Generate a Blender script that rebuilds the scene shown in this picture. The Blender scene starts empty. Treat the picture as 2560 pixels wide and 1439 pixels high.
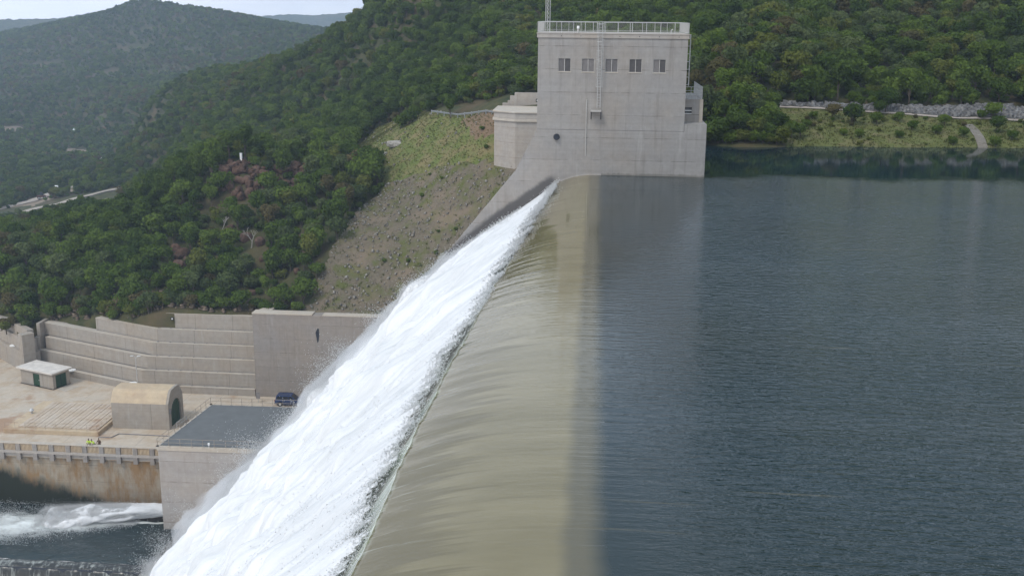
import bpy, bmesh, math, random
import numpy as np
from mathutils import Vector, Matrix
from mathutils.bvhtree import BVHTree

rng = np.random.default_rng(7)
random.seed(7)
scn = bpy.context.scene
COL = scn.collection

# ------------------------------------------------------------------ camera, sky, sun, exposure
# metres; z = 0 is the reservoir surface, the dam's upstream face lies on x = 0 and runs along +y
CAM = Vector((0.0, 0.0, 16.5))
CAM_R = Vector((0.99684276, 0.07880624, 0.00969953))
CAM_U = Vector((-0.02853878, 0.24161275, 0.96995293))
CAM_F = Vector((-0.07409481, 0.96716744, -0.24309896))
cd = bpy.data.cameras.new("camera")
cam = bpy.data.objects.new("camera", cd)
COL.objects.link(cam)
cam.matrix_world = Matrix(((CAM_R.x, CAM_U.x, -CAM_F.x, CAM.x), (CAM_R.y, CAM_U.y, -CAM_F.y, CAM.y), (CAM_R.z, CAM_U.z, -CAM_F.z, CAM.z), (0, 0, 0, 1)))
cd.sensor_width = 36.0
cd.lens = 36.0 * 2700.0 / 2560.0
cd.clip_start = 0.5
cd.clip_end = 12000.0
scn.camera = cam

SUN_EL, SUN_AZ = 52.0, 215.0          # overcast: a weak, wide sun from behind and left of the camera
w = bpy.data.worlds.new("World")
scn.world = w
w.use_nodes = True
nt = w.node_tree
nt.nodes.clear()
o_ = nt.nodes.new("ShaderNodeOutputWorld")
bg = nt.nodes.new("ShaderNodeBackground")
sky = nt.nodes.new("ShaderNodeTexSky")
sky.sky_type = 'NISHITA'
sky.sun_disc = False
sky.sun_elevation = math.radians(SUN_EL)
sky.sun_rotation = math.radians(SUN_AZ)
sky.dust_density = 2.0
tc = nt.nodes.new("ShaderNodeTexCoord")
mp = nt.nodes.new("ShaderNodeMapping")
mp.inputs['Scale'].default_value = (1.0, 1.0, 3.5)
nz = nt.nodes.new("ShaderNodeTexNoise")
nz.inputs['Scale'].default_value = 2.2
nz.inputs['Detail'].default_value = 6.0
nz.inputs['Roughness'].default_value = 0.55
cr = nt.nodes.new("ShaderNodeValToRGB")      # grey underside to bright thin cloud
cr.color_ramp.elements[0].position = 0.36
cr.color_ramp.elements[0].color = (6.0, 6.6, 7.7, 1)
cr.color_ramp.elements[1].position = 0.66
cr.color_ramp.elements[1].color = (10.6, 10.9, 11.5, 1)
mx = nt.nodes.new("ShaderNodeMixRGB")
mx.inputs['Fac'].default_value = 0.80
nt.links.new(tc.outputs['Generated'], mp.inputs['Vector'])
nt.links.new(mp.outputs['Vector'], nz.inputs['Vector'])
nt.links.new(nz.outputs['Fac'], cr.inputs['Fac'])
nt.links.new(sky.outputs['Color'], mx.inputs['Color1'])
sx = nt.nodes.new("ShaderNodeSeparateXYZ")
el = nt.nodes.new("ShaderNodeMapRange")      # the cloud sheet is thinner, brighter towards the horizon
el.data_type = 'FLOAT_VECTOR'
el.inputs[7].default_value = (0.0, 0.0, 0.0)
el.inputs[8].default_value = (0.40, 0.40, 0.40)
el.inputs[9].default_value = (1.60, 1.50, 1.40)
el.inputs[10].default_value = (0.84, 0.95, 1.04)
mu = nt.nodes.new("ShaderNodeMixRGB")
mu.blend_type = 'MULTIPLY'
mu.inputs['Fac'].default_value = 1.0
nt.links.new(tc.outputs['Generated'], sx.inputs[0])
nt.links.new(sx.outputs['Z'], el.inputs['Vector'])
nt.links.new(cr.outputs['Color'], mu.inputs['Color1'])
nt.links.new(el.outputs['Vector'], mu.inputs['Color2'])
nt.links.new(mu.outputs['Color'], mx.inputs['Color2'])
nt.links.new(mx.outputs['Color'], bg.inputs['Color'])
bg.inputs['Strength'].default_value = 0.10
nt.links.new(bg.outputs['Background'], o_.inputs['Surface'])

sl = bpy.data.lights.new("sun", 'SUN')
sl.energy = 1.2
sl.angle = math.radians(14)
sl.color = (1.0, 0.95, 0.87)
so = bpy.data.objects.new("sun", sl)
COL.objects.link(so)
a_, e_ = math.radians(SUN_AZ), math.radians(SUN_EL)
sdir = Vector((math.sin(a_) * math.cos(e_), math.cos(a_) * math.cos(e_), math.sin(e_)))
so.rotation_euler = (-sdir).to_track_quat('-Z', 'Y').to_euler()
so.location = (-60, -40, 80)

scn.view_settings.view_transform = 'Standard'
scn.view_settings.look = 'None'
scn.view_settings.exposure = 0.30
scn.view_settings.gamma = 1.0
scn.cycles.volume_bounces = 2
scn.cycles.max_bounces = 6
scn.cycles.diffuse_bounces = 3
scn.cycles.glossy_bounces = 3
scn.cycles.transparent_max_bounces = 8

# ------------------------------------------------------------------ helpers
class MB:
    """collects simple shapes into ONE mesh object"""
    def __init__(s): s.v, s.f = [], []
    def add(s, vs, fs):
        b = len(s.v); s.v += [tuple(p) for p in vs]; s.f += [tuple(i + b for i in q) for q in fs]; return s
    def box(s, x0, x1, y0, y1, z0, z1):
        return s.add([(x0, y0, z0), (x1, y0, z0), (x1, y1, z0), (x0, y1, z0), (x0, y0, z1), (x1, y0, z1), (x1, y1, z1), (x0, y1, z1)],
                     [(3, 2, 1, 0), (4, 5, 6, 7), (0, 1, 5, 4), (1, 2, 6, 5), (2, 3, 7, 6), (3, 0, 4, 7)])
    def prism(s, poly, d0, d1, axis):
        """poly extruded along an axis: 'y' takes (x,z), 'z' takes (x,y), 'x' takes (y,z)"""
        n = len(poly)
        mk = {'y': lambda p, d: (p[0], d, p[1]), 'z': lambda p, d: (p[0], p[1], d), 'x': lambda p, d: (d, p[0], p[1])}[axis]
        s.add([mk(p, d0) for p in poly] + [mk(p, d1) for p in poly],
              [tuple(range(n))[::-1], tuple(range(n, 2 * n))] + [(i, (i + 1) % n, n + (i + 1) % n, n + i) for i in range(n)])
        return s
    def bar(s, p, q, r, n=6, r2=None, caps=True):
        p, q = Vector(p), Vector(q); d = (q - p); L = d.length
        if L < 1e-6: return s
        d /= L
        a = d.orthogonal().normalized(); b = d.cross(a); r2 = r if r2 is None else r2
        vs = [p + (a * math.cos(t) + b * math.sin(t)) * r for t in [2 * math.pi * i / n for i in range(n)]] + \
             [q + (a * math.cos(t) + b * math.sin(t)) * r2 for t in [2 * math.pi * i / n for i in range(n)]]
        fs = [(i, (i + 1) % n, n + (i + 1) % n, n + i) for i in range(n)]
        if caps: fs += [tuple(range(n))[::-1], tuple(range(n, 2 * n))]
        return s.add(vs, fs)
    def band(s, path, z0, z1, d, closed_end=True):
        """wall following an xy path, its back face offset to the left of the path by d"""
        P = [Vector((p[0], p[1])) for p in path]; n = len(P); nor = []
        for i in range(n):
            t = Vector((0, 0))
            if i > 0: t += (P[i] - P[i - 1]).normalized()
            if i < n - 1: t += (P[i + 1] - P[i]).normalized()
            t.normalize(); nor.append(Vector((-t.y, t.x)))
        z0 = z0 if isinstance(z0, (list, tuple)) else [z0] * n
        z1 = z1 if isinstance(z1, (list, tuple)) else [z1] * n
        vs = []
        for i in range(n):
            b = P[i] + nor[i] * d
            vs += [(P[i].x, P[i].y, z0[i]), (P[i].x, P[i].y, z1[i]), (b.x, b.y, z1[i]), (b.x, b.y, z0[i])]
        fs = [(0, 1, 2, 3), (4 * n - 1, 4 * n - 2, 4 * n - 3, 4 * n - 4)]
        for i in range(n - 1):
            a, b = 4 * i, 4 * i + 4
            fs += [(a, b, b + 1, a + 1), (a + 1, b + 1, b + 2, a + 2), (a + 2, b + 2, b + 3, a + 3), (a + 3, b + 3, b, a)]
        return s.add(vs, fs)
    def build(s, name, mat, parent=None, bevel=0.0, smooth=False, loc=None, rotz=0.0):
        me = bpy.data.meshes.new(name)
        me.from_pydata(s.v, [], s.f); me.validate(); me.update()
        bm = bmesh.new(); bm.from_mesh(me); bmesh.ops.recalc_face_normals(bm, faces=bm.faces); bm.to_mesh(me); bm.free()
        o = bpy.data.objects.new(name, me); COL.objects.link(o)
        if mat: me.materials.append(mat)
        if smooth: me.polygons.foreach_set('use_smooth', [True] * len(me.polygons))
        if parent: o.parent = parent
        if loc is not None: o.location = loc
        o.rotation_euler.z = rotz
        if bevel:
            m = o.modifiers.new("edge", 'BEVEL'); m.width = bevel; m.segments = 1; m.limit_method = 'ANGLE'
        return o

def np_mesh(name, V, F, mat, parent=None, smooth=False):
    """mesh from numpy arrays, all faces the same number of corners"""
    V = np.asarray(V, dtype=np.float32); F = np.asarray(F, dtype=np.int32)
    me = bpy.data.meshes.new(name)
    me.vertices.add(len(V)); me.vertices.foreach_set('co', V.ravel())
    k = F.shape[1]
    me.loops.add(F.size); me.loops.foreach_set('vertex_index', F.ravel())
    me.polygons.add(len(F)); me.polygons.foreach_set('loop_start', np.arange(0, F.size, k, dtype=np.int32))
    if smooth: me.polygons.foreach_set('use_smooth', np.ones(len(F), dtype=bool))
    me.update(calc_edges=True)
    o = bpy.data.objects.new(name, me); COL.objects.link(o)
    if mat: me.materials.append(mat)
    if parent: o.parent = parent
    return o

def set_attr(o, name, arr):
    at = o.data.attributes.new(name, 'FLOAT', 'POINT'); at.data.foreach_set('value', np.asarray(arr, dtype=np.float32))

def tag(o, label, cat=None, group=None, kind=None):
    o['label'] = label
    if cat: o['category'] = cat
    if group: o['group'] = group
    if kind: o['kind'] = kind
    return o
def struct(o, label=None, kind='structure'):
    o['kind'] = kind
    if label: o['label'] = label
    return o
def thing(name, label, cat, loc=(0, 0, 0), rotz=0.0, group=None):
    o = bpy.data.objects.new(name, None); COL.objects.link(o)
    o.location = loc; o.rotation_euler.z = rotz; o.empty_display_size = 0.5
    return tag(o, label, cat, group)

# ------------------------------------------------------------------ procedural noise in numpy
def vnoise(P, seed=0):
    """value noise in 2 or 3 dimensions, range -1..1"""
    P = np.asarray(P, float); n = P.shape[-1]
    I = np.floor(P).astype(np.int64); Fr = P - I; Fr = Fr * Fr * (3 - 2 * Fr)
    out = np.zeros(P.shape[:-1])
    for c in range(2 ** n):
        wgt = np.ones(P.shape[:-1]); h = np.full(P.shape[:-1], seed * 374761393 + 17, dtype=np.int64)
        for k in range(n):
            b = (c >> k) & 1
            wgt = wgt * (Fr[..., k] if b else 1 - Fr[..., k])
            h = (h ^ ((I[..., k] + b) * (73856093, 19349663, 83492791)[k])) * 1274126177 & 0x7fffffff
            h = h ^ (h >> 13)
        h = (h * 1103515245 + 12345) & 0x7fffffff
        out += wgt * ((h >> 8) % 65536) / 32768.0
    return out - 1.0
def fbm(P, oct=4, seed=0, gain=0.5):
    P = np.asarray(P, float); s = 0; a = 1.0; t = 0
    for k in range(oct):
        s = s + a * vnoise(P * 2 ** k + 13.7 * k, seed + k); t += a; a *= gain
    return s / t

# ------------------------------------------------------------------ materials
def new_mat(name):
    m = bpy.data.materials.new(name); m.use_nodes = True
    nt = m.node_tree; b = nt.nodes['Principled BSDF']
    return m, nt, b
class NT:
    """short hand for node graphs"""
    def __init__(s, nt): s.nt = nt
    def n(s, t, **k):
        x = s.nt.nodes.new(t)
        for a, v in k.items(): setattr(x, a, v)
        return x
    def l(s, a, b): s.nt.links.new(a, b)
    def val(s, sock, v):
        if hasattr(v, 'is_output'): s.l(v, sock)
        else: sock.default_value = v
    def math(s, op, a, b=None, c=None, clamp=False):
        x = s.n("ShaderNodeMath", operation=op, use_clamp=clamp)
        s.val(x.inputs[0], a)
        if b is not None: s.val(x.inputs[1], b)
        if c is not None: s.val(x.inputs[2], c)
        return x.outputs[0]
    def pos(s): return s.n("ShaderNodeNewGeometry").outputs['Position']
    def obj(s): return s.n("ShaderNodeTexCoord").outputs['Object']
    def map(s, v, scale=(1, 1, 1), loc=(0, 0, 0), rot=(0, 0, 0)):
        x = s.n("ShaderNodeMapping"); s.l(v, x.inputs['Vector'])
        x.inputs['Scale'].default_value = scale; x.inputs['Location'].default_value = loc; x.inputs['Rotation'].default_value = rot
        return x.outputs[0]
    def noise(s, v, scale, detail=4.0, rough=0.55, dist=0.0):
        x = s.n("ShaderNodeTexNoise"); s.l(v, x.inputs['Vector'])
        x.inputs['Scale'].default_value = scale; x.inputs['Detail'].default_value = detail
        x.inputs['Roughness'].default_value = rough; x.inputs['Distortion'].default_value = dist
        return x.outputs['Fac']
    def ramp(s, f, a, b, ca=(0, 0, 0), cb=(1, 1, 1)):
        x = s.n("ShaderNodeValToRGB"); s.l(f, x.inputs['Fac'])
        e = x.color_ramp.elements; e[0].position = a; e[1].position = b; e[0].color = (*ca, 1); e[1].color = (*cb, 1)
        return x.outputs['Color']
    def smooth(s, x, a, b):
        m = s.n("ShaderNodeMapRange", interpolation_type='SMOOTHSTEP'); s.val(m.inputs['Value'], x)
        m.inputs['From Min'].default_value = a; m.inputs['From Max'].default_value = b
        return m.outputs['Result']
    def mix(s, f, a, b, blend='MIX'):
        x = s.n("ShaderNodeMixRGB", blend_type=blend); s.val(x.inputs['Fac'], f)
        for sock, v in ((x.inputs['Color1'], a), (x.inputs['Color2'], b)):
            if hasattr(v, 'is_output'): s.l(v, sock)
            else: sock.default_value = (*v, 1) if len(v) == 3 else v
        return x.outputs['Color']
    def sep(s, v):
        x = s.n("ShaderNodeSeparateXYZ"); s.l(v, x.inputs[0]); return x.outputs
    def attr(s, name):
        x = s.n("ShaderNodeAttribute", attribute_name=name); return x.outputs['Fac']
    def bump(s, h, strength, dist):
        x = s.n("ShaderNodeBump"); s.l(h, x.inputs['Height']); s.val(x.inputs['Strength'], strength); x.inputs['Distance'].default_value = dist
        return x.outputs['Normal']

def plain(name, col, rough=0.7, metal=0.0, var=0.12, spec=0.3, scale=3.0):
    m, nt, b = new_mat(name); t = NT(nt)
    n1 = t.noise(t.obj(), scale, 5.0)
    t.l(t.mix(t.ramp(n1, 0.3, 0.7), tuple(c * (1 - var) for c in col), tuple(min(1, c * (1 + var)) for c in col)), b.inputs['Base Color'])
    b.inputs['Roughness'].default_value = rough; b.inputs['Metallic'].default_value = metal
    b.inputs['Specular IOR Level'].default_value = spec
    return m

def concrete(name, base, warm=None, lift=2.4, z_off=0.0, streak=0.5, stain=None, joints=0.0, wet=False, tide=False):
    """board-marked concrete: blotches, lift lines, drip streaks, optional stains"""
    m, nt, b = new_mat(name); t = NT(nt); p = t.pos(); xyz = t.sep(p)
    big = t.noise(p, 0.22, 4.0, 0.6); mid = t.noise(p, 1.3, 6.0, 0.65)
    warm = warm or tuple(c * f for c, f in zip(base, (1.03, 0.98, 0.92)))
    col = t.mix(t.ramp(big, 0.38, 0.64), base, warm)
    col = t.mix(t.ramp(mid, 0.32, 0.7), col, t.mix(1.0, col, (0.84, 0.83, 0.83), 'MULTIPLY'))
    drip = t.noise(t.map(p, (1.6, 1.6, 0.10)), 1.0, 5.0, 0.7)
    col = t.mix(t.math('MULTIPLY', t.ramp(drip, 0.52, 0.74), streak), col, t.mix(1.0, col, (0.70, 0.68, 0.66), 'MULTIPLY'))
    pale = t.noise(t.map(p, (1.1, 1.1, 0.14), (31, 7, 0)), 1.0, 5.0, 0.7)
    col = t.mix(t.math('MULTIPLY', t.ramp(pale, 0.58, 0.75), 0.35), col, (0.50, 0.48, 0.45))
    # form boards and pour lifts
    board = t.noise(t.map(p, (0.03, 0.03, 3.2)), 1.0, 3.0, 0.5)
    col = t.mix(t.math('MULTIPLY', t.ramp(board, 0.40, 0.62), 0.25), col, t.mix(1.0, col, (0.80, 0.79, 0.78), 'MULTIPLY'))
    if lift:
        wob = t.math('MULTIPLY', t.noise(p, 0.6, 3.0), 0.10)
        ph = t.math('FRACT', t.math('DIVIDE', t.math('ADD', t.math('ADD', xyz[2], 200.0 + z_off), wob), lift))
        ln = t.math('LESS_THAN', ph, 0.028)
        br = t.ramp(t.noise(p, 0.9, 4.0), 0.40, 0.62)
        col = t.mix(t.math('MULTIPLY', t.math('MULTIPLY', ln, br), 0.85), col, t.mix(1.0, col, (0.50, 0.47, 0.45), 'MULTIPLY'))
        row_ = t.n('ShaderNodeTexWhiteNoise', noise_dimensions='1D'); t.l(t.math('FLOOR', t.math('DIVIDE', t.math('ADD', t.math('ADD', xyz[2], 200.0 + z_off), wob), lift)), row_.inputs['W'])
        col = t.mix(t.math('MULTIPLY', row_.outputs['Value'], 0.16), col, t.mix(1.0, col, (0.70, 0.69, 0.70), 'MULTIPLY'))
    if joints:
        jx = t.math('LESS_THAN', t.math('FRACT', t.math('DIVIDE', t.math('ADD', xyz[0], 203.1), joints)), 0.012)
        col = t.mix(t.math('MULTIPLY', jx, 0.65), col, t.mix(1.0, col, (0.45, 0.43, 0.42), 'MULTIPLY'))
    if stain == 'rust':
        s1 = t.noise(t.map(p, (0.55, 0.55, 0.22)), 1.0, 6.0, 0.65)
        col = t.mix(t.ramp(s1, 0.40, 0.60), col, (0.25, 0.155, 0.075))
        s2 = t.noise(t.map(p, (0.9, 0.9, 0.16), (5, 3, 0)), 1.0, 7.0, 0.75)
        col = t.mix(t.math('MULTIPLY', t.ramp(s2, 0.52, 0.70), 0.7), col, (0.13, 0.10, 0.065))
        # algae: low down, and higher towards the left end
        hgt = t.math('ADD', t.math('ADD', t.math('MULTIPLY', t.math('ADD', xyz[0], 70.0), 0.30), t.math('ADD', xyz[2], 48.3)), t.math('MULTIPLY', t.math('SUBTRACT', s1, 0.5), 4.5))
        col = t.mix(t.math('SUBTRACT', 1.0, t.smooth(hgt, -1.2, 1.0)), col, (0.018, 0.022, 0.012))
    if stain == 'dirt':
        s1 = t.noise(p, 0.45, 6.0, 0.65)
        col = t.mix(t.math('MULTIPLY', t.ramp(s1, 0.45, 0.62), 0.8), col, (0.43, 0.33, 0.23))
        s2 = t.noise(p, 0.16, 4.0, 0.6)
        col = t.mix(t.math('MULTIPLY', t.ramp(s2, 0.56, 0.66), 0.8), col, (0.33, 0.20, 0.12))
    if tide:
        tn = t.math('ADD', xyz[2], t.math('MULTIPLY', t.math('SUBTRACT', t.noise(t.map(p, (1.2, 1.2, .4)), 1.0, 5.0, .7), 0.5), 0.5))
        col = t.mix(t.math('MULTIPLY', t.math('SUBTRACT', 1.0, t.smooth(tn, 0.02, 0.30)), 0.75), col, (0.09, 0.085, 0.07))
    rough = 0.85
    if wet:
        wt = t.attr('wet')
        wn = t.math('ADD', wt, t.math('MULTIPLY', t.math('SUBTRACT', t.noise(p, 1.2, 5.0, 0.7), 0.5), 0.5))
        wm = t.smooth(wn, 0.25, 0.8)
        col = t.mix(t.math('MULTIPLY', wm, 0.9), col, (0.085, 0.080, 0.078))
    t.l(col, b.inputs['Base Color'])
    b.inputs['Roughness'].default_value = rough; b.inputs['Specular IOR Level'].default_value = 0.25
    t.l(t.bump(t.math('ADD', mid, t.math('MULTIPLY', board, 0.7)), 0.25, 0.02), b.inputs['Normal'])
    return m

M = {}
M['conc'] = concrete('tower_concrete', (0.338, 0.322, 0.302), joints=0, streak=0.8, tide=True)
M['conc_wet'] = concrete('chute_wall_concrete', (0.338, 0.322, 0.304), wet=True)
M['conc_abut'] = concrete('abutment_concrete', (0.41, 0.375, 0.335))
M['conc_tier'] = concrete('terrace_concrete', (0.36, 0.325, 0.28), lift=0, joints=6.1, streak=0.4)
M['conc_tall'] = concrete('basin_wall_concrete', (0.30, 0.275, 0.25), lift=2.3, streak=0.7)
M['conc_light'] = concrete('pale_concrete', (0.50, 0.45, 0.38), lift=0, streak=0.35)
M['conc_quay'] = concrete('stained_concrete', (0.34, 0.30, 0.235), stain='rust', streak=0.8)
M['conc_yard'] = concrete('yard_concrete', (0.53, 0.46, 0.37), lift=0, streak=0.0, stain='dirt', joints=5.2)
M['conc_warm'] = concrete('warm_concrete', (0.56, 0.45, 0.31), lift=0, streak=0.2, stain='dirt')
M['slab'] = concrete('hatch_concrete', (0.55, 0.47, 0.38), lift=0, streak=0.0, stain='dirt')
M['roof'] = plain('bitumen_roof', (0.135, 0.140, 0.138), 0.9, var=0.10, scale=0.7)
M['galv'] = plain('galvanised_steel', (0.50, 0.49, 0.47), 0.5, 0.3, 0.10)
M['rail_dull'] = plain('dull_guard_rail', (0.27, 0.28, 0.28), 0.6, 0.2, 0.15)
M['rail_old'] = plain('weathered_rail', (0.30, 0.25, 0.20), 0.7, 0.1, 0.2)
M['louvre'] = plain('louvre_grey', (0.215, 0.20, 0.195), 0.6, 0.0, 0.1)
M['louvre_dark'] = plain('louvre_dark', (0.13, 0.122, 0.12), 0.6, 0.0, 0.1)
M['louvre_pale'] = plain('louvre_pale', (0.27, 0.25, 0.24), 0.6, 0.0, 0.1)
M['frame'] = plain('frame_grey', (0.42, 0.40, 0.37), 0.6, 0.0, 0.05)
M['dark'] = plain('dark_steel', (0.03, 0.035, 0.045), 0.5, 0.2, 0.2)
M['black'] = plain('black_rubber', (0.012, 0.012, 0.012), 0.8, 0, 0.2)
M['white'] = plain('white_paint', (0.80, 0.79, 0.76), 0.5, 0, 0.04)
M['green'] = plain('green_door_paint', (0.018, 0.055, 0.028), 0.55, 0, 0.25)
M['carblue'] = plain('blue_car_paint', (0.028, 0.050, 0.125), 0.25, 0.2, 0.1, 0.5)
M['glass'] = plain('dark_glass', (0.015, 0.018, 0.022), 0.08, 0.0, 0.05, 0.6)
M['lampglass'] = plain('lamp_lens', (0.65, 0.65, 0.62), 0.2, 0.0, 0.05, 0.5)
M['redlens'] = plain('red_lens', (0.25, 0.01, 0.01), 0.3, 0, 0.05)
M['skin'] = plain('skin', (0.14, 0.075, 0.045), 0.6, 0, 0.1)
M['hivis'] = plain('hi_vis_cloth', (0.55, 0.72, 0.08), 0.8, 0, 0.08)
M['cloth'] = plain('dark_cloth', (0.07, 0.06, 0.05), 0.9, 0, 0.2)
M['brown'] = plain('brown_cloth', (0.10, 0.065, 0.04), 0.9, 0, 0.2)
M['hair'] = plain('black_hair', (0.012, 0.010, 0.009), 0.8, 0, 0.2)
M['tarmac'] = plain('dusty_road', (0.36, 0.31, 0.26), 0.95, 0, 0.15, 0.2, 0.2)
M['gabion'] = plain('gabion_stone', (0.085, 0.08, 0.075), 0.95, 0, 0.5, 0.2, 1.2)
M['bark'] = plain('bark', (0.10, 0.08, 0.06), 0.95, 0, 0.3, 0.2)
M['deadwood'] = plain('bleached_wood', (0.36, 0.33, 0.29), 0.9, 0, 0.15, 0.2)
M['rustred'] = plain('rust_machine_paint', (0.10, 0.045, 0.03), 0.7, 0, 0.3)

# ------------------------------------------------------------------ terrain: estimated spot heights, unseen hilltop raised for its reflection, thin-plate fit
SPOT = np.array([
(-31.3,205.0,-1.86),(-25.0,198.0,-1.29),(-17.8,186.0,-0.12),(-10.3,184.0,0.65),(-16.9,177.0,-7.23),(-13.0,174.0,-7.47),(-48.2,218.0,-9.92),
(-45.1,200.0,-12.88),(-37.8,190.0,-14.20),(-41.6,184.0,-16.87),(-43.3,173.0,-20.36),(-44.6,167.0,-24.44),(-44.5,163.0,-27.41),
(-44.0,159.5,-28.30),(-31.0,158.5,-28.30),(-51.0,162.0,-29.20),(-22.0,152.0,-24.00),(-14.0,142.0,-18.00),(-70.0,161.5,-30.00),
(-75.0,162.8,-32.10),(-81.0,165.3,-32.50),(-88.0,168.5,-34.40),(-93.0,170.5,-34.80),(-98.0,171.0,-35.00),(-107.0,173.0,-36.00),
(-122.0,175.0,-39.00),(-152.0,180.0,-43.00),(-69.0,205.0,-11.59),(-71.6,203.0,-13.09),(-62.8,205.0,-13.18),(-55.7,205.0,-13.82),
(-49.6,190.0,-17.38),(-60.2,188.0,-20.21),(-71.1,187.0,-23.24),(-87.6,190.0,-25.79),(-105.9,195.0,-28.89),(-77.6,175.0,-27.99),
(-62.8,173.0,-27.08),(-56.4,175.0,-25.98),(-55.1,183.0,-22.02),(-93.6,178.0,-30.63),(-115.7,198.0,-29.81),(-107.0,182.0,-32.02),
(-89.2,225.0,-18.23),(-106.4,232.0,-27.31),(-125.0,240.0,-34.41),(-142.7,245.0,-36.84),(-86.7,270.0,-18.77),(-70.0,255.0,-15.91),
(-55.5,235.0,-13.19),(-110.3,300.0,-23.88),(-133.3,330.0,-33.22),(-255.4,586.6,-70.00),(-324.8,607.7,-72.00),(-318.8,645.5,-72.00),
(-296.3,630.0,-72.00),(-290.7,658.0,-68.00),(-365.4,773.8,-73.00),(-426.3,772.8,-74.00),(-407.7,829.5,-75.00),(-308.6,482.6,-70.00),
(-410.6,646.9,-74.00),(-236.5,334.0,-60.00),(-228.9,400.0,-62.97),(-227.0,415.0,-61.59),(-222.5,428.0,-61.06),(-213.4,440.0,-59.09),
(-201.8,450.0,-57.47),(-190.7,458.0,-55.27),(-260.5,470.0,-68.12),(-253.1,490.0,-65.16),(-259.1,545.0,-66.42),(-214.7,395.0,-60.45),
(-189.6,390.0,-55.86),(-178.2,400.0,-53.42),(-175.1,420.0,-52.57),(-151.0,330.0,-42.83),(-61.5,340.0,21.27),(-91.8,400.0,8.50),
(-108.7,425.0,4.37),(-123.7,450.0,-0.34),(-144.9,480.0,-6.50),(-169.6,510.0,-12.80),(-198.3,545.0,-20.46),(-225.0,575.0,-28.05),
(-255.6,610.0,-36.26),(-36.6,290.0,10.52),(-46.5,285.0,1.31),(-48.3,265.0,-3.47),(-59.5,270.0,-9.98),(-61.1,255.0,-11.91),(-68.1,340.0,3.12),
(-83.4,350.0,-6.34),(-118.2,400.0,-14.35),(-86.1,310.0,-16.52),(-110.6,350.0,-21.02),(-148.6,420.0,-24.08),(-123.6,360.0,-24.97),
(-171.8,450.0,-32.26),(-157.9,400.0,-34.51),(-210.6,500.0,-41.81),(-47.6,330.0,21.24),(-23.0,320.0,21.29),(-18.6,260.0,9.46),(-25.9,240.0,3.03),
(-13.7,215.0,2.25),(15.3,147.5,-0.14),(27.3,148.0,-0.03),(43.4,149.5,-0.00),(57.6,151.0,-0.02),(76.7,154.0,-0.22),(94.7,158.0,-0.63),
(19.8,153.0,2.97),(24.9,168.0,3.98),(29.0,166.0,3.72),(38.8,165.0,3.55),(47.0,163.5,3.23),(55.4,163.0,2.95),(61.3,162.0,2.68),
(77.4,162.0,2.10),(25.9,153.0,1.42),(36.8,156.0,1.87),(47.6,155.0,1.32),(56.3,157.0,1.55),(21.8,172.0,7.41),(31.0,171.0,5.18),
(48.8,170.0,4.20),(63.7,169.0,3.92),(72.5,195.0,10.23),(55.2,195.0,10.02),(35.6,200.0,11.67),(21.5,200.0,11.51),(85.9,235.0,20.89),
(66.1,238.0,20.77),(42.9,245.0,20.68),(22.4,255.0,20.66),(97.2,200.0,10.36),(114.9,240.0,21.22),(-28.4,390.0,48.92),(22.6,340.0,50.52),
(88.5,330.0,54.96),(148.5,320.0,53.83),(-58.6,365.0,31.19),(-53.3,400.0,51.02),(-43.6,430.0,76.41),(-25.4,450.0,93.67),(0.8,460.0,96.75),
(29.9,470.0,90.91),(137.0,460.0,84.70),(-83.3,460.0,13.25),(-69.2,480.0,33.38),(-48.9,540.0,70.38),(15.0,140.0,-4.00),(15.0,128.0,-10.00),
(40.0,140.0,-4.00),(40.0,128.0,-10.00),(60.0,140.0,-4.00),(60.0,128.0,-10.00),(90.0,140.0,-4.00),(90.0,128.0,-10.00),(0.0,160.0,-8.00),
(4.0,150.0,-6.00),(6.0,178.0,1.00),(-87.0,480.0,8.01),(-128.9,560.0,-7.77),(-171.1,620.0,-23.16),(-226.9,680.0,-36.34),(-290.4,740.0,-52.71),
(-841.4,1500.0,-14.09),(-993.7,1550.0,-34.75),(-767.4,1450.0,-5.70),(-702.3,1400.0,2.07),(-624.3,1350.0,13.83),(-596.9,1330.0,17.86),
(-577.2,1315.0,23.62),(-552.9,1300.0,28.81),(-531.7,1290.0,25.18),(-514.5,1280.0,17.91),(-495.2,1270.0,16.68),(-462.7,1260.0,16.05),
(-431.0,1250.0,11.86),(-407.5,1235.0,7.69),(-376.8,1210.0,2.04),(-345.5,1180.0,-0.75),(-311.0,1150.0,-4.15),(-286.3,1120.0,-7.43),
(-236.0,1080.0,-9.98),(-190.5,1050.0,-10.30),(-593.8,1050.0,-49.18),(-565.4,1120.0,-31.90),(-512.6,1150.0,-19.72),(-438.7,1130.0,-18.33),
(-357.9,1080.0,-19.97),(-293.9,1000.0,-24.05),(-467.7,920.0,-57.48),(-413.1,920.0,-49.78),(-467.2,820.0,-65.72),(-374.5,960.0,-41.19),
(-330.5,940.0,-36.03),(-385.7,820.0,-61.26),(-615.1,950.0,-61.93),(-1067.6,1900.0,-38.97),(-725.9,1700.0,-5.87),(-545.8,1650.0,-21.33),
(-328.0,1500.0,-32.11)
], float)
def _uv(X, Y): return np.stack([X / Y, np.log(Y) * 0.8], -1)
def _fit(C, lam=1e-5):
    P = _uv(C[:, 0], C[:, 1]); e = (C[:, 2] - 16.5) / C[:, 1]; n = len(P)
    d = np.linalg.norm(P[:, None] - P[None], axis=-1); K = np.where(d > 0, d * d * np.log(d + 1e-12), 0)
    A = np.zeros((n + 3, n + 3)); A[:n, :n] = K + lam * np.eye(n); A[:n, n] = 1; A[n, :n] = 1; A[:n, n + 1:] = P; A[n + 1:, :n] = P.T
    return P, np.linalg.solve(A, np.r_[e, 0, 0, 0])
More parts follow.
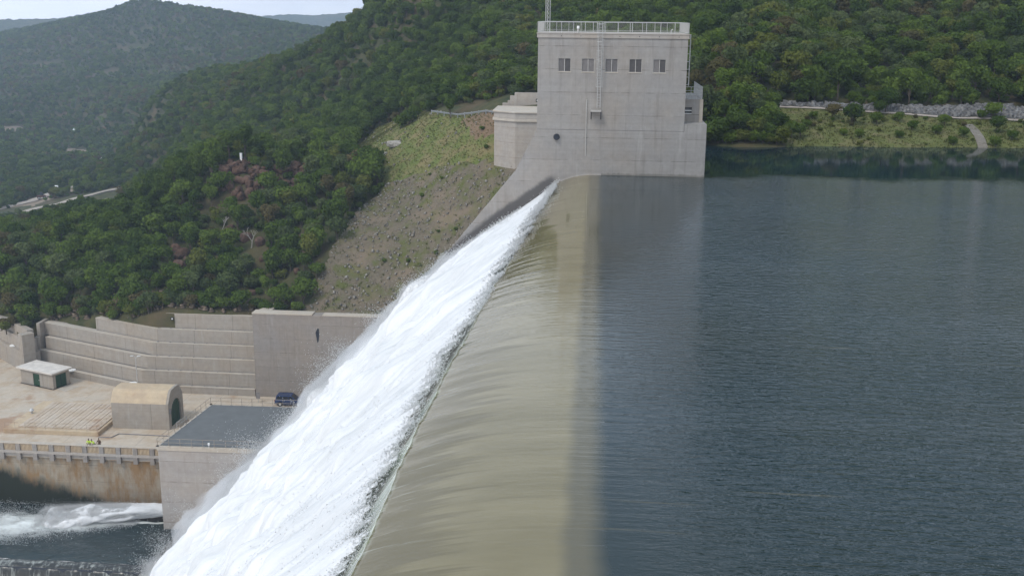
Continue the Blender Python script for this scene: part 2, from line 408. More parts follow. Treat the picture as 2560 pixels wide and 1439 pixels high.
_TP, _TW = _fit(SPOT)
def ground_z(X, Y):
    X = np.atleast_1d(np.asarray(X, float)); Y = np.atleast_1d(np.asarray(Y, float)); sh = X.shape
    Q = _uv(X.ravel(), Y.ravel()); out = np.zeros(len(Q))
    for i in range(0, len(Q), 8000):
        q = Q[i:i + 8000]
        d = np.linalg.norm(q[:, None] - _TP[None], axis=-1)
        out[i:i + 8000] = np.where(d > 0, d * d * np.log(d + 1e-12), 0) @ _TW[:len(_TP)] + _TW[len(_TP)] + q @ _TW[len(_TP) + 1:]
    z = 16.5 + out * Y.ravel()
    # broken ground
    amp = np.clip((Y.ravel() - 150) / 120, 0, 1) * 0.9 + 0.18
    z = z + amp * fbm(np.stack([X.ravel(), Y.ravel()], -1) / 14.0, 4, 3)
    return z.reshape(sh)

def in_poly(X, Y, poly):
    X = np.asarray(X, float); Y = np.asarray(Y, float); c = np.zeros(X.shape, bool); n = len(poly)
    for i in range(n):
        x1, y1 = poly[i][:2]; x2, y2 = poly[i - 1][:2]
        k = ((y1 > Y) != (y2 > Y)) & (X < (x2 - x1) * (Y - y1) / (y2 - y1 + 1e-9) + x1)
        c ^= k
    return c
SCREE = [(-41.3, 185.7), (-37.9, 192.4), (-29.7, 186.5), (-20.5, 179.5), (-11.0, 175.5), (-6.0, 172), (-10, 160), (-16, 150), (-30.3, 157), (-45.5, 158), (-44.0, 167.1), (-42.5, 175.1)]
GRASS = [(-46.1, 203.0), (-53.9, 235.9), (-50.2, 246.0), (-40.7, 236.6), (-31.3, 207.4), (-17.9, 188.1), (-8.0, 186), (-6.0, 172), (-11.0, 175.5), (-20.5, 179.5), (-29.7, 186.5), (-37.9, 192.4)]
REDSOIL = [(-24.4, 195.1), (-16.5, 187), (-15.5, 181.0), (-21.0, 184.0)]
BANK = [(24.0, 167.3), (35.8, 164.6), (46.9, 162.6), (61.2, 161.5), (80, 161), (80, 148), (57.7, 148), (25.5, 147), (24.2, 152.8), (23.5, 158.6)]
RIPRAP = [(24.8, 169.3), (30.3, 167.3), (36.1, 166.9), (42.0, 166.9), (47.9, 167.3), (53.9, 168.1), (59.1, 169.4), (63.3, 168.5), (76, 167.0), (76, 160.8), (61.2, 161.9), (57.0, 162.6), (52.4, 162.7), (46.9, 163.0), (41.3, 163.8), (35.8, 165.0), (30.2, 166.1), (24.8, 168.1)]
FIELD = [(-222, 391), (-220, 412), (-210, 425), (-202, 436), (-168, 372), (-128, 290), (-91.7, 219), (-100, 215), (-132, 275), (-190, 372)]
YARD2 = [(-260, 456), (-262, 478), (-250, 492), (-232, 496), (-233, 478), (-240, 450), (-236, 433)]
CLEAR = [[(-384, 758), (-360, 742), (-333, 685), (-350, 690)], [(-304, 640), (-284, 630), (-280, 596), (-297, 600)], [(-455, 793), (-450, 822), (-436, 810), (-440, 780)]]
VALLEY_ROAD = [(-233, 386), (-230.6, 398), (-229.5, 413), (-227, 424), (-222.6, 430), (-218.8, 437), (-213.8, 444.5), (-205.8, 451), (-190, 458)]

front = [(92, 143), (8.6, 143), (-2.8, 138), (-15, 140), (-25, 150), (-31, 158.5), (-52.4, 158.7), (-52.6, 160.9), (-68.5, 160.9), (-69.3, 160.9), (-81.6, 166.0), (-93.5, 170.9), (-94.5, 166.2), (-106, 176), (-140, 182)]
fu = np.array([x / y for x, y in front])[::-1]; fy = np.array([y for x, y in front])[::-1]
NU, NV = 330, 430
us = np.linspace(-0.76, 0.60, NU); y0 = np.interp(us, fu, fy)
r = np.linspace(0, 1, NV) ** 1.15
LV = np.log(y0)[:, None] + (np.log(1950.0) - np.log(y0))[:, None] * r[None]
TY = np.exp(LV); TX = us[:, None] * TY; TZ = ground_z(TX, TY)
TX = np.c_[TX[:, :1], TX]; TY = np.c_[TY[:, :1], TY]; TZ = np.c_[TZ[:, :1] - 9.0, TZ]; NV += 1      # a skirt behind the walls
V = np.stack([TX, TY, TZ], -1).reshape(-1, 3)
idx = np.arange(NU * NV).reshape(NU, NV)
F = np.stack([idx[:-1, :-1], idx[1:, :-1], idx[1:, 1:], idx[:-1, 1:]], -1).reshape(-1, 4)

m, nt, b = new_mat('hillside_soil'); t = NT(nt); p = t.pos()
n1 = t.noise(p, 0.35, 6.0, 0.65); n2 = t.noise(p, 2.2, 6.0, 0.7); n3 = t.noise(p, 0.06, 4.0, 0.6)
forest = t.mix(t.ramp(n1, 0.35, 0.65), (0.035, 0.048, 0.018), (0.085, 0.078, 0.034))
forest = t.mix(t.math('MULTIPLY', t.ramp(n3, 0.50, 0.66), 0.6), forest, (0.13, 0.085, 0.055))
scree = t.mix(t.ramp(n2, 0.30, 0.70), (0.100, 0.082, 0.056), (0.185, 0.155, 0.112))
scree = t.mix(t.ramp(n1, 0.46, 0.62), scree, (0.100, 0.108, 0.034))
scree = t.mix(t.math('MULTIPLY', t.ramp(t.noise(p, 0.18, 5.0, 0.6), 0.5, 0.66), 0.6), scree, (0.22, 0.165, 0.115))
grass = t.mix(t.ramp(n2, 0.28, 0.72), (0.085, 0.115, 0.028), (0.155, 0.170, 0.052))
grass = t.mix(t.math('MULTIPLY', t.ramp(n1, 0.42, 0.62), 0.75), grass, (0.215, 0.165, 0.085))
bank = t.mix(t.ramp(n2, 0.30, 0.72), (0.075, 0.095, 0.024), (0.150, 0.150, 0.050))
bank = t.mix(t.math('MULTIPLY', t.ramp(n1, 0.50, 0.66), 0.6), bank, (0.18, 0.14, 0.08))
dirt = t.mix(t.ramp(n2, 0.3, 0.7), (0.17, 0.13, 0.09), (0.29, 0.23, 0.17))
red = t.mix(t.ramp(n2, 0.3, 0.7), (0.15, 0.10, 0.062), (0.225, 0.16, 0.10))
col = forest
for nm, c in (('grass', grass), ('scree', scree), ('bank', bank), ('red', red), ('dirt', dirt)):
    e = t.math('ADD', t.attr(nm), t.math('MULTIPLY', t.math('SUBTRACT', t.noise(p, 0.5, 5.0, 0.7), 0.5), 0.9))
    col = t.mix(t.smooth(e, 0.35, 0.65), col, c)
t.l(col, b.inputs['Base Color']); b.inputs['Roughness'].default_value = 0.95; b.inputs['Specular IOR Level'].default_value = 0.15
t.l(t.bump(n2, 0.6, 0.15), b.inputs['Normal'])
terrain = np_mesh('terrain', V, F, m, smooth=True)
struct(terrain, 'wooded valley sides, knoll, scree and grassy bank round the dam')
fx, fyy = TX.ravel(), TY.ravel()
def soft(poly): return in_poly(fx, fyy, poly).astype(float)
set_attr(terrain, 'scree', soft(SCREE)); set_attr(terrain, 'grass', np.maximum(soft(GRASS), soft(FIELD)))
set_attr(terrain, 'bank', np.maximum(soft(BANK), soft(RIPRAP))); set_attr(terrain, 'red', soft(REDSOIL))
set_attr(terrain, 'dirt', np.clip(soft(YARD2) + sum(soft(c) for c in CLEAR), 0, 1))
terrain_bvh = BVHTree.FromPolygons([tuple(x) for x in V], [tuple(x) for x in F.tolist()])

# far ridges, kilometres off
def far_ridge(name, pts, depth, label, drop):
    """ridge line pts (x, y, z); the slope runs down towards the dam"""
    P = np.array(pts, float); n = 260; s = np.linspace(0, 1, n)
    k = np.linspace(0, 1, len(P)); L = np.stack([np.interp(s, k, P[:, i]) for i in range(3)], -1)
    m_ = 60; q = np.linspace(-0.35, 1, m_)
    Vv = np.zeros((n, m_, 3))
    for j, a in enumerate(q):
        Vv[:, j, 0] = L[:, 0] * (1 - 0.25 * a); Vv[:, j, 1] = L[:, 1] - depth * a
        fall = drop * np.where(a > 0, a ** 0.9, (-a) * 1.2)
        Vv[:, j, 2] = L[:, 2] - fall
    q2 = Vv[..., :2]
    Vv[..., 2] += 9 * fbm(q2 / 160.0, 4, 21) * np.clip(np.abs(q), 0.15, 1)[None] + 2.2 * fbm(q2 / 9.0, 3, 9)
    ii = np.arange(n * m_).reshape(n, m_)
    Ff = np.stack([ii[:-1, :-1], ii[1:, :-1], ii[1:, 1:], ii[:-1, 1:]], -1).reshape(-1, 4)
    return struct(np_mesh(name, Vv.reshape(-1, 3), Ff, M['farbush'], smooth=True), label)
m, nt, b = new_mat('distant_bush'); t = NT(nt); p = t.pos()
n1 = t.noise(p, 0.012, 6.0, 0.7); n2 = t.noise(p, 0.09, 5.0, 0.7)
c = t.mix(t.ramp(n2, 0.35, 0.62), (0.030, 0.045, 0.020), (0.085, 0.095, 0.045))
t.l(t.mix(t.math('MULTIPLY', t.ramp(n1, 0.46, 0.66), 0.5), c, (0.13, 0.11, 0.07)), b.inputs['Base Color'])
b.inputs['Roughness'].default_value = 1.0; b.inputs['Specular IOR Level'].default_value = 0.0
t.l(t.bump(n2, 1.0, 6.0), b.inputs['Normal'])
M['farbush'] = m
far_ridge('hills', [(-1743, 2300, -13.2), (-1467, 2300, -3.7), (-1286, 2300, 3.1), (-1233, 2300, 2.8), (-1153, 2300, 6.1), (-1090, 2300, 16.7), (-1019, 2300, 25.6), (-950, 2300, 11.4), (-905, 2300, 29.1), (-878, 2300, 31.0), (-844, 2300, 28.8), (-794, 2300, -3.6), (-674, 2300, -27.0)], 500, 'hazy blue ridge behind the far left hill', 150)
far_ridge('hills', [(-1200, 3100, -23.0), (-1069, 3100, 2.8), (-999, 3100, 11.2), (-929, 3100, 15.2), (-882, 3100, 18.9), (-802, 3100, 17.5), (-733, 3100, 22.5), (-675, 3100, 26.3), (-618, 3100, 29.1), (-504, 3100, 27.9), (-279, 3100, 40.9)], 900, 'pale blue ridge on the skyline between the hills', 190)


# ------------------------------------------------------------------ reservoir and the sheet of water going over the crest
LIP_Y = [-80, 45, 60, 84, 100, 110, 117]; LIP_X = [-7.75, -7.6, -7.15, -6.10, -5.45, -5.00, -4.70]
def lip(y): return np.interp(y, LIP_Y, LIP_X)
ys = np.arange(-40, 117.01, 0.30)
sN = np.linspace(0, 1, 40)
wob = 0.05 * fbm(np.stack([ys / 0.9, ys * 0], -1), 3, 5) + 0.10 * fbm(np.stack([ys / 6.0, ys * 0], -1), 2, 8)
after = [(0.12, 0.22), (0.35, 0.60), (0.65, 1.05), (1.05, 1.60), (1.65, 2.40), (2.5, 3.5), (3.6, 4.9), (5.2, 7.0), (9.6, 12.5), (14.8, 19.0)]
rows = []
for y, wv in zip(ys, wob):
    xl = lip(y) + wv
    row = [(14.0, y, 0.0), (6.0, y, 0.0), (2.0, y, 0.0)]
    for s in sN:
        row.append((xl * s, y, -1.38 * s ** 2.3))
    for k, (dx, dz) in enumerate(after):
        row.append((xl - dx, y, -1.38 - dz))
    rows.append(row)
G = np.array(rows); nr, nc = G.shape[:2]
# flow ribs grow towards the lip
flow = np.clip(-G[..., 0] / 7.5, 0, 1.3) ** 2
rib = fbm(np.stack([G[..., 0] * 0.10 + 0.25 * G[..., 1], G[..., 1] * 1.3], -1), 3, 31)
G[..., 2] += 0.038 * flow * rib
ii = np.arange(nr * nc).reshape(nr, nc)
Fc = np.stack([ii[:-1, :-1], ii[:-1, 1:], ii[1:, 1:], ii[1:, :-1]], -1).reshape(-1, 4)
Vw = [G.reshape(-1, 3)]; Fw = [Fc]; base = nr * nc
# open reservoir: strips that meet the crest sheet edge to edge
xs2 = np.array([14.0, 24, 40, 70, 120, 320]); ysR = np.r_[ys, 117.4, 125, 135, 150, 175]
A, B = np.meshgrid(xs2, ysR); Gr = np.stack([A, B, A * 0], -1); ir = np.arange(A.size).reshape(A.shape) + base
Vw.append(Gr.reshape(-1, 3)); Fw.append(np.stack([ir[:-1, :-1], ir[:-1, 1:], ir[1:, 1:], ir[1:, :-1]], -1).reshape(-1, 4)); base += A.size
xs3 = np.array([-3.0, 2, 6, 14]); ys3 = np.array([117.0, 125, 135, 150, 175])
A, B = np.meshgrid(xs3, ys3); ir = np.arange(A.size).reshape(A.shape) + base
Vw.append(np.stack([A, B, A * 0], -1).reshape(-1, 3)); Fw.append(np.stack([ir[:-1, :-1], ir[:-1, 1:], ir[1:, 1:], ir[1:, :-1]], -1).reshape(-1, 4))
m, nt, b = new_mat('reservoir_water'); t = NT(nt); p = t.pos(); x, y, z = t.sep(p)
edge = t.math('ADD', x, t.math('MULTIPLY', t.math('SUBTRACT', t.noise(t.map(p, (0.2, 0.8, 1)), 0.6, 5.0), 0.5), 0.55))
deep = t.mix(t.ramp(t.noise(p, 0.05, 3.0), 0.35, 0.65), (0.010, 0.027, 0.034), (0.012, 0.023, 0.022))
shal = t.mix(t.ramp(t.noise(t.map(p, (0.10, 0.45, 1)), 1.0, 5.0, 0.6), 0.30, 0.72), (0.178, 0.148, 0.076), (0.246, 0.207, 0.116))
midc = (0.120, 0.106, 0.066)
col = t.mix(t.smooth(edge, -1.00, -0.35), shal, midc)
col = t.mix(t.smooth(edge, -0.1, 0.9), col, deep)
# aerated water past the lip: pale green with white threads
lipx = t.math('ADD', t.math('MULTIPLY', z, -1.0), 0.0)
past = t.smooth(t.math('ADD', lipx, t.math('MULTIPLY', t.math('SUBTRACT', t.noise(t.map(p, (0.3, 1.6, 0.3)), 1.0, 4.0, 0.7), 0.5), 0.22)), 1.28, 1.50)
thr = t.noise(t.map(p, (0.25, 3.2, 0.25)), 1.0, 5.0, 0.7)
grn = t.mix(t.ramp(thr, 0.38, 0.58), (0.40, 0.48, 0.31), (0.90, 0.93, 0.87))
col = t.mix(past, col, grn)
past2 = t.math('SUBTRACT', 1.0, past)
thr2 = t.noise(t.map(p, (0.30, 3.4, 0.3), (0, 11, 0), (0, 0, 0.25)), 1.0, 4.0, 0.6)
near = t.smooth(lipx, 0.35, 1.35)
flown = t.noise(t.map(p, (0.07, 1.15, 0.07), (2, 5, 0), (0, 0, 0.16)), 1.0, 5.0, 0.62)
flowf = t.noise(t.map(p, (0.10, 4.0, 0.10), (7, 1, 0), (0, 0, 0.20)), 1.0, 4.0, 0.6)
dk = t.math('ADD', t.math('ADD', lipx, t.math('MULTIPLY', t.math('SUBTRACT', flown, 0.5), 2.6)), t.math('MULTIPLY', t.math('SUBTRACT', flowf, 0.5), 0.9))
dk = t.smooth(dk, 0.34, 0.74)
col = t.mix(t.math('MULTIPLY', t.math('MULTIPLY', dk, past2), 0.66), col, (0.118, 0.095, 0.045))  # dark hillside reflection painted into the sheet's colour as olive flow streaks
col = t.mix(t.math('MULTIPLY', t.math('MULTIPLY', near, t.ramp(thr2, 0.60, 0.70)), 0.45), col, (0.50, 0.50, 0.42))
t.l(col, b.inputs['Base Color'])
b.inputs['IOR'].default_value = 1.333; b.inputs['Specular IOR Level'].default_value = 0.5
b.inputs['Roughness'].default_value = 0.04
# wind ripples: die out in the lee of the far shore, behind the tower and over the crest
lee = t.math('SUBTRACT', 1.0, t.smooth(t.math('ADD', y, t.math('MULTIPLY', t.math('SUBTRACT', t.noise(p, 0.07, 3.0), 0.5), 16.0)), 112, 121))
tl = t.math('SUBTRACT', 1.0, t.math('MULTIPLY', t.math('SUBTRACT', 1.0, t.smooth(x, 5.0, 13.0)), t.smooth(y, 62, 100)))
cr_ = t.smooth(x, 0.0, 7.0)
amp = t.math('MULTIPLY', t.math('MULTIPLY', lee, tl), t.math('ADD', t.math('MULTIPLY', cr_, 0.93), 0.07))
amp = t.math('MULTIPLY', amp, t.math('ADD', 0.45, t.math('MULTIPLY', t.ramp(t.noise(t.map(p, (0.5, 1, 1)), 0.055, 4.0, 0.6, 0.8), 0.30, 0.70), 0.85)))
amp = t.math('ADD', amp, 0.015)
wn = t.noise(t.map(p, (0.42, 1.25, 1), (0, 0, 0), (0, 0, 0.10)), 2.3, 3.0, 0.55, 0.4)
wn2 = t.noise(t.map(p, (0.6, 1.5, 1), (9, 4, 0), (0, 0, -0.35)), 6.0, 2.0, 0.5, 0.2)
h = t.math('MULTIPLY', t.math('ADD', wn, t.math('MULTIPLY', wn2, 0.28)), amp)
fl = t.math('SUBTRACT', 1.0, t.smooth(x, -6.5, 0.5))
fr = t.noise(t.map(p, (0.10, 1.5, 1), (0, 0, 0), (0, 0, 0.12)), 1.6, 4.0, 0.6)
h = t.math('ADD', h, t.math('MULTIPLY', t.math('MULTIPLY', fr, fl), 0.035))
# long ripples drawn out across the approach to the crest
rp = t.noise(t.map(p, (0.05, 1.0, 1), (3, 8, 0), (0, 0, 0.03)), 2.6, 2.0, 0.5)
ra = t.math('MULTIPLY', t.math('MULTIPLY', t.smooth(x, -4.0, 1.0), t.math('SUBTRACT', 1.0, t.smooth(x, 5.0, 12.0))), t.math('MULTIPLY', t.smooth(y, 20, 45), t.math('SUBTRACT', 1.0, t.smooth(y, 70, 84))))
h = t.math('ADD', h, t.math('MULTIPLY', t.math('MULTIPLY', rp, ra), 0.22))
t.l(t.bump(h, 1.0, 0.14), b.inputs['Normal'])
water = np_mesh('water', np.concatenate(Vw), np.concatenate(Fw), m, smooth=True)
struct(water, 'dark rippled reservoir sliding over the tan spillway crest')

# ------------------------------------------------------------------ white water on the spillway face
def foam_mat(name, tint=(0.80, 0.793, 0.784), thru=0.05):
    m, nt, b = new_mat(name); t = NT(nt); p = t.pos()
    px, py, pz = t.sep(p)      # aerated water carries denser and thinner streaks down the flow
    sf = t.math('ADD', t.math('MULTIPLY', px, -0.62), t.math('MULTIPLY', pz, -0.78))
    cv = t.n('ShaderNodeCombineXYZ'); t.l(t.math('MULTIPLY', sf, 0.13), cv.inputs[0]); t.l(t.math('ADD', t.math('MULTIPLY', py, 0.75), t.math('MULTIPLY', sf, 0.10)), cv.inputs[1])
    n1 = t.noise(cv.outputs[0], 1.0, 7.0, 0.68, 0.4)
    t.l(t.mix(t.ramp(n1, 0.34, 0.60), tuple(c * q_ for c, q_ in zip(tint, (0.77, 0.785, 0.79))), tint), b.inputs['Base Color'])
    b.inputs['Roughness'].default_value = 0.9; b.inputs['Specular IOR Level'].default_value = 0.1
    tr_ = t.n('ShaderNodeBsdfTranslucent'); tr_.inputs['Color'].default_value = (*tint, 1)
    ms = t.n('ShaderNodeMixShader'); ms.inputs[0].default_value = thru; t.l(b.outputs[0], ms.inputs[1]); t.l(tr_.outputs[0], ms.inputs[2])
    t.l(ms.outputs[0], nt.nodes['Material Output'].inputs['Surface'])
    return m
M['foam'] = foam_mat('foam')
M['spray'] = foam_mat('spray', (0.92, 0.915, 0.905), 0.5)
dt, dy = 0.20, 0.17
ts = np.r_[np.arange(0, 30, dt), np.arange(30, 62, 0.3)]; yf = np.arange(4, 118.61, dy)
T, YY = np.meshgrid(ts, yf, indexing='ij')
NRM = np.array([-0.78, 0.0, 0.62])
def foam_base(T, YY):
    off = (lip(YY) + 7.7) * np.exp(-(T / 6.2) ** 2) + 1.15 * np.clip((YY - 50) / 50, 0, 1) * np.exp(-(T / 3.2) ** 2)
    X = -7.83 - 0.8 * T + off; Z = -1.95 - T + 0.40 * off
    return X, Z
X0, Z0 = foam_base(T, YY)
H = 0.16 + 1.6 * (1 - np.exp(-T / 5.0)) + 0.045 * T
grow = 0.25 + 0.75 * (1 - np.exp(-T / 5.0))
q = np.stack([T / 5.5, YY / 1.5 + 0.12 * T], -1)
D = 0.55 * fbm(q, 3, 51, 0.5) + 0.22 * fbm(np.stack([T / 9.0, YY / 0.45 + 0.3 * T], -1), 2, 54) + (0.07 + 0.15 * np.exp(-T / 4.0)) * fbm(np.stack([T / 1.1, YY / 0.55], -1), 3, 52, 0.6) + 0.9 * fbm(np.stack([T / 16.0, YY / 9.0], -1), 2, 57) * np.clip(T / 14, 0, 1)
# billows bulging out of the sheet
D += 1.0 * np.clip(fbm(np.stack([T / 3.2, YY / 2.6], -1), 3, 61), 0, 1) ** 0.8 * np.clip(T / 4, 0.15, 1.4)
H = H + grow * D
nearwall = np.clip((YY - 98) / 14, 0, 1) * np.exp(-(T / 6.5) ** 2)
H = H * (1 - 0.72 * nearwall)
endf = np.clip((118.6 - YY) / 1.6, 0, 1) ** 0.5
H = H * endf - (1 - endf) * 1.6
FX = X0 + NRM[0] * H; FZ = Z0 + NRM[2] * H
top = 0.62 + 0.75 * fbm(np.stack([yf / 0.55, yf * 0], -1), 4, 71, 0.65) + 0.45 * fbm(np.stack([yf / 5.0, yf * 0 + 3], -1), 2, 72)
keep = T[:-1, :-1] >= top[None, :-1]
Vf = np.stack([FX, YY, FZ], -1)
# the upper edge follows the jagged break line instead of the grid
ii = np.arange(T.size).reshape(T.shape)
Ff = np.stack([ii[:-1, :-1], ii[:-1, 1:], ii[1:, 1:], ii[1:, :-1]], -1)[keep]
foam = np_mesh('white_water', Vf.reshape(-1, 3), Ff, M['foam'], smooth=True)
tag(foam, 'sheet of white water plunging down the spillway face below the crest', kind='stuff')

def flakes(name, P, size, mat, seed, label, elong=None):
    """spray: very many tiny droplet clots in one mesh"""
    g = np.random.default_rng(seed); n = len(P)
    a = g.normal(size=(n, 3)); a /= np.linalg.norm(a, axis=1)[:, None]
    b_ = np.cross(a, g.normal(size=(n, 3))); b_ /= np.linalg.norm(b_, axis=1)[:, None]
    c_ = np.cross(a, b_)
    if elong is not None: b_ = b_ + np.asarray(elong) * g.uniform(0.3, 1.6, (n, 1))
    s = size[:, None]
    V_ = np.stack([P + a * s, P - a * s * 0.5 + b_ * s, P - a * s * 0.5 - b_ * s * 0.6 + c_ * s * 0.7, P - a * s * 0.4 - c_ * s * 0.8], 1).reshape(-1, 3)
    k = np.arange(n)[:, None] * 4
    F_ = np.concatenate([k + np.array([[0, 1, 2]]), k + np.array([[0, 2, 3]]), k + np.array([[0, 3, 1]]), k + np.array([[1, 3, 2]])])
    return tag(np_mesh(name, V_, F_, mat), label, kind='stuff')
g = np.random.default_rng(3)
def foam_at(t_, y_):
    i = np.clip(np.searchsorted(ts, t_), 0, len(ts) - 1); j = np.clip(((y_ - yf[0]) / dy).astype(int), 0, len(yf) - 1)
    return Vf[i, j]
PP, SS = [], []
# fringe along the break line
n = 34000; y_ = g.uniform(18, 116.6, n); j = np.clip(((y_ - yf[0]) / dy).astype(int), 0, len(yf) - 1)
t_ = np.clip(top[j] + g.normal(0.0, 0.26, n), 0, 9); P_ = foam_at(t_, y_) + NRM * (g.exponential(0.05, n)[:, None] + 0.01) + g.normal(0, 0.05, (n, 3))
PP.append(P_); SS.append(g.uniform(0.012, 0.035, n) * (0.6 + y_ / 100))
# fine drops just off the sheet
n = 50000; t_ = g.uniform(1, 58, n); y_ = g.uniform(25, 117, n)
PP.append(foam_at(t_, y_) + NRM * g.exponential(0.10, n)[:, None] + g.normal(0, 0.08, (n, 3))); SS.append(g.uniform(0.012, 0.035, n))
# outer edge against the valley: droplets thrown clear in feathery plumes
n = 300000; t_ = 3 + 57 * g.uniform(0, 1, n) ** 0.85; y_ = 118.3 - g.exponential(1.6, n)
plume = np.clip(0.75 + 1.3 * fbm(np.stack([t_ / 2.2, y_ / 3.0], -1), 4, 91, 0.6), 0.12, 3)
off = g.exponential(1.0, n) * np.clip(0.04 + 0.024 * t_, 0, 0.95) * plume
PP.append(foam_at(t_, y_) + np.array([-0.70, 0.20, 0.60]) * off[:, None] + g.normal(0, 0.05, (n, 3)) * (0.4 + t_[:, None] / 40)); SS.append(g.uniform(0.016, 0.050, n))
flakes('spray', np.concatenate(PP), np.concatenate(SS), M['spray'], 4, 'fine white spray flying off the white water on the spillway', elong=(-0.62, 0, -0.78))

# mist hanging over the plunge: thin white vapour, thickest low down and along the valley edge
tm, ym = np.arange(4, 62, 0.8), np.r_[np.arange(40, 106, 1.6), np.arange(106, 120.6, 0.5)]
TM, YM = np.meshgrid(tm, ym, indexing='ij')
BX, BZ = foam_base(TM, np.minimum(YM, 118.0))
th_m = 0.02 * TM + 0.25; plm = fbm(np.stack([TM / 3.0, YM / 3.2], -1), 4, 191, 0.6); edge_m = np.clip((YM - 104) / 12, 0.15, 1)
HB = 0.6 * (0.05 + 1.7 * (1 - np.exp(-TM / 6.0)) + 0.045 * TM) - np.clip(YM - 117.2, 0, 9) * 0.5
HO = (0.05 + 1.7 * (1 - np.exp(-TM / 6.0)) + 0.045 * TM) + th_m * (0.9 + 1.5 * np.clip(plm, -0.5, 1)) * edge_m * 1.5
fade = np.clip((TM - 4) / 5, 0, 1) * np.clip((YM - 40) / 10, 0, 1) * np.clip((120.4 - YM) / 1.8, 0, 1) ** 0.6
HO = HB + (HO - HB) * fade
outer = np.stack([BX + NRM[0] * HO, YM, BZ + NRM[2] * HO], -1).reshape(-1, 3); inner = np.stack([BX + NRM[0] * (HB - .02), YM, BZ + NRM[2] * (HB - .02)], -1).reshape(-1, 3)
ii = np.arange(TM.size).reshape(TM.shape); fo_ = np.stack([ii[:-1, :-1], ii[:-1, 1:], ii[1:, 1:], ii[1:, :-1]], -1).reshape(-1, 4); nn_ = TM.size
rim = []
for loop in (ii[0], ii[-1][::-1], ii[:, 0][::-1], ii[:, -1]):
    rim.append(np.stack([loop[:-1], loop[:-1] + nn_, loop[1:] + nn_, loop[1:]], -1))
m = bpy.data.materials.new('mist'); m.use_nodes = True; m.node_tree.nodes.clear()
om = m.node_tree.nodes.new('ShaderNodeOutputMaterial'); vm = m.node_tree.nodes.new('ShaderNodeVolumePrincipled')
vm.inputs['Color'].default_value = (0.995, 0.995, 0.995, 1); vm.inputs['Density'].default_value = 0.34; vm.inputs['Anisotropy'].default_value = 0.2
m.node_tree.links.new(vm.outputs[0], om.inputs['Volume'])
mist = np_mesh('mist', np.concatenate([outer, inner]), np.concatenate([fo_, fo_[:, ::-1] + nn_] + rim), m, smooth=True)
bm = bmesh.new(); bm.from_mesh(mist.data); bmesh.ops.recalc_face_normals(bm, faces=bm.faces); bm.to_mesh(mist.data); bm.free()
tag(mist, 'white mist drifting off the edge of the falling water', kind='stuff')

# ------------------------------------------------------------------ intake tower on the far end of the spillway
tw = thing('intake_tower', 'tall grey concrete tower with five louvred windows and a railed roof beside the spillway', 'tower', (1.4, 124, 0))
def tp(mb, name, mat, parent=tw, **k):                # parts are modelled in world metres, then hung on their thing
    o = mb.build(name, mat, None, **k); o.parent = parent
    root = parent
    while root.parent: root = root.parent
    o.matrix_parent_inverse = root.matrix_basis.inverted() if parent == root else Matrix.Identity(4)
    return o
bpy.context.view_layer.update()
def hang(o, parent):
    """parent a world-space mesh so that it stays where it is"""
    o.parent = parent
    P = parent; mtx = Matrix.Identity(4)
    chain = []
    while P: chain.append(P); P = P.parent
    for P in reversed(chain): mtx = mtx @ P.matrix_parent_inverse @ P.matrix_basis
    o.matrix_parent_inverse = mtx.inverted()
    return o
def part(mb, name, mat, parent, **k): return hang(mb.build(name, mat, None, **k), parent)

WIN = [(-4.27, -2.94), (-1.78, -0.45), (0.70, 2.03), (3.22, 4.55), (5.74, 7.07)]
# body built round its window openings
mb = MB(); Yf, Yb = 117.0, 131.0; XL, XR = -6.45, 9.27; zb, zt, w0, w1 = 4.83, 14.42, 10.92, 12.32
body_x = [XL] + [v for wn_ in WIN for v in wn_] + [XR]
mb.box(XL, XR, Yf, Yb, zb, w0); mb.box(XL, XR, Yf, Yb, w1, zt)
for i in range(0, len(body_x), 2): mb.box(body_x[i], body_x[i + 1], Yf, Yb, w0, w1)
part(mb, 'wall', M['conc'], tw)
mb = MB(); mb.box(XL + 0.05, XR - 0.05, Yf + 0.04, Yb, 4.79, 4.83)
part(mb, 'joint_strip', M['louvre'], tw)
mb = MB().prism([(-6.42, 4.79), (-8.82, 0.10), (-8.82, -14), (11.66, -14), (11.66, 5.60), (9.30, 5.60), (9.30, 4.79)], 117.0, 131.0, 'y')
part(mb, 'pier', M['conc'], tw)
mb = MB(); mb.box(XL - 0.12, XR + 0.12, Yf - 0.12, Yb + 0.12, 14.42, 14.82); mb.box(XL - 0.17, XR + 0.17, Yf - 0.17, Yb + 0.17, 14.82, 14.92)
cor = part(mb, 'cornice', M['conc_abut'], tw, bevel=0.02)
for k in range(7): part(MB().bar((-4.0 + 2.05 * k, Yf - 0.135, 14.62), (-4.0 + 2.05 * k, Yf - 0.10, 14.62), 0.05, 8), 'drain_hole', M['dark'], cor)
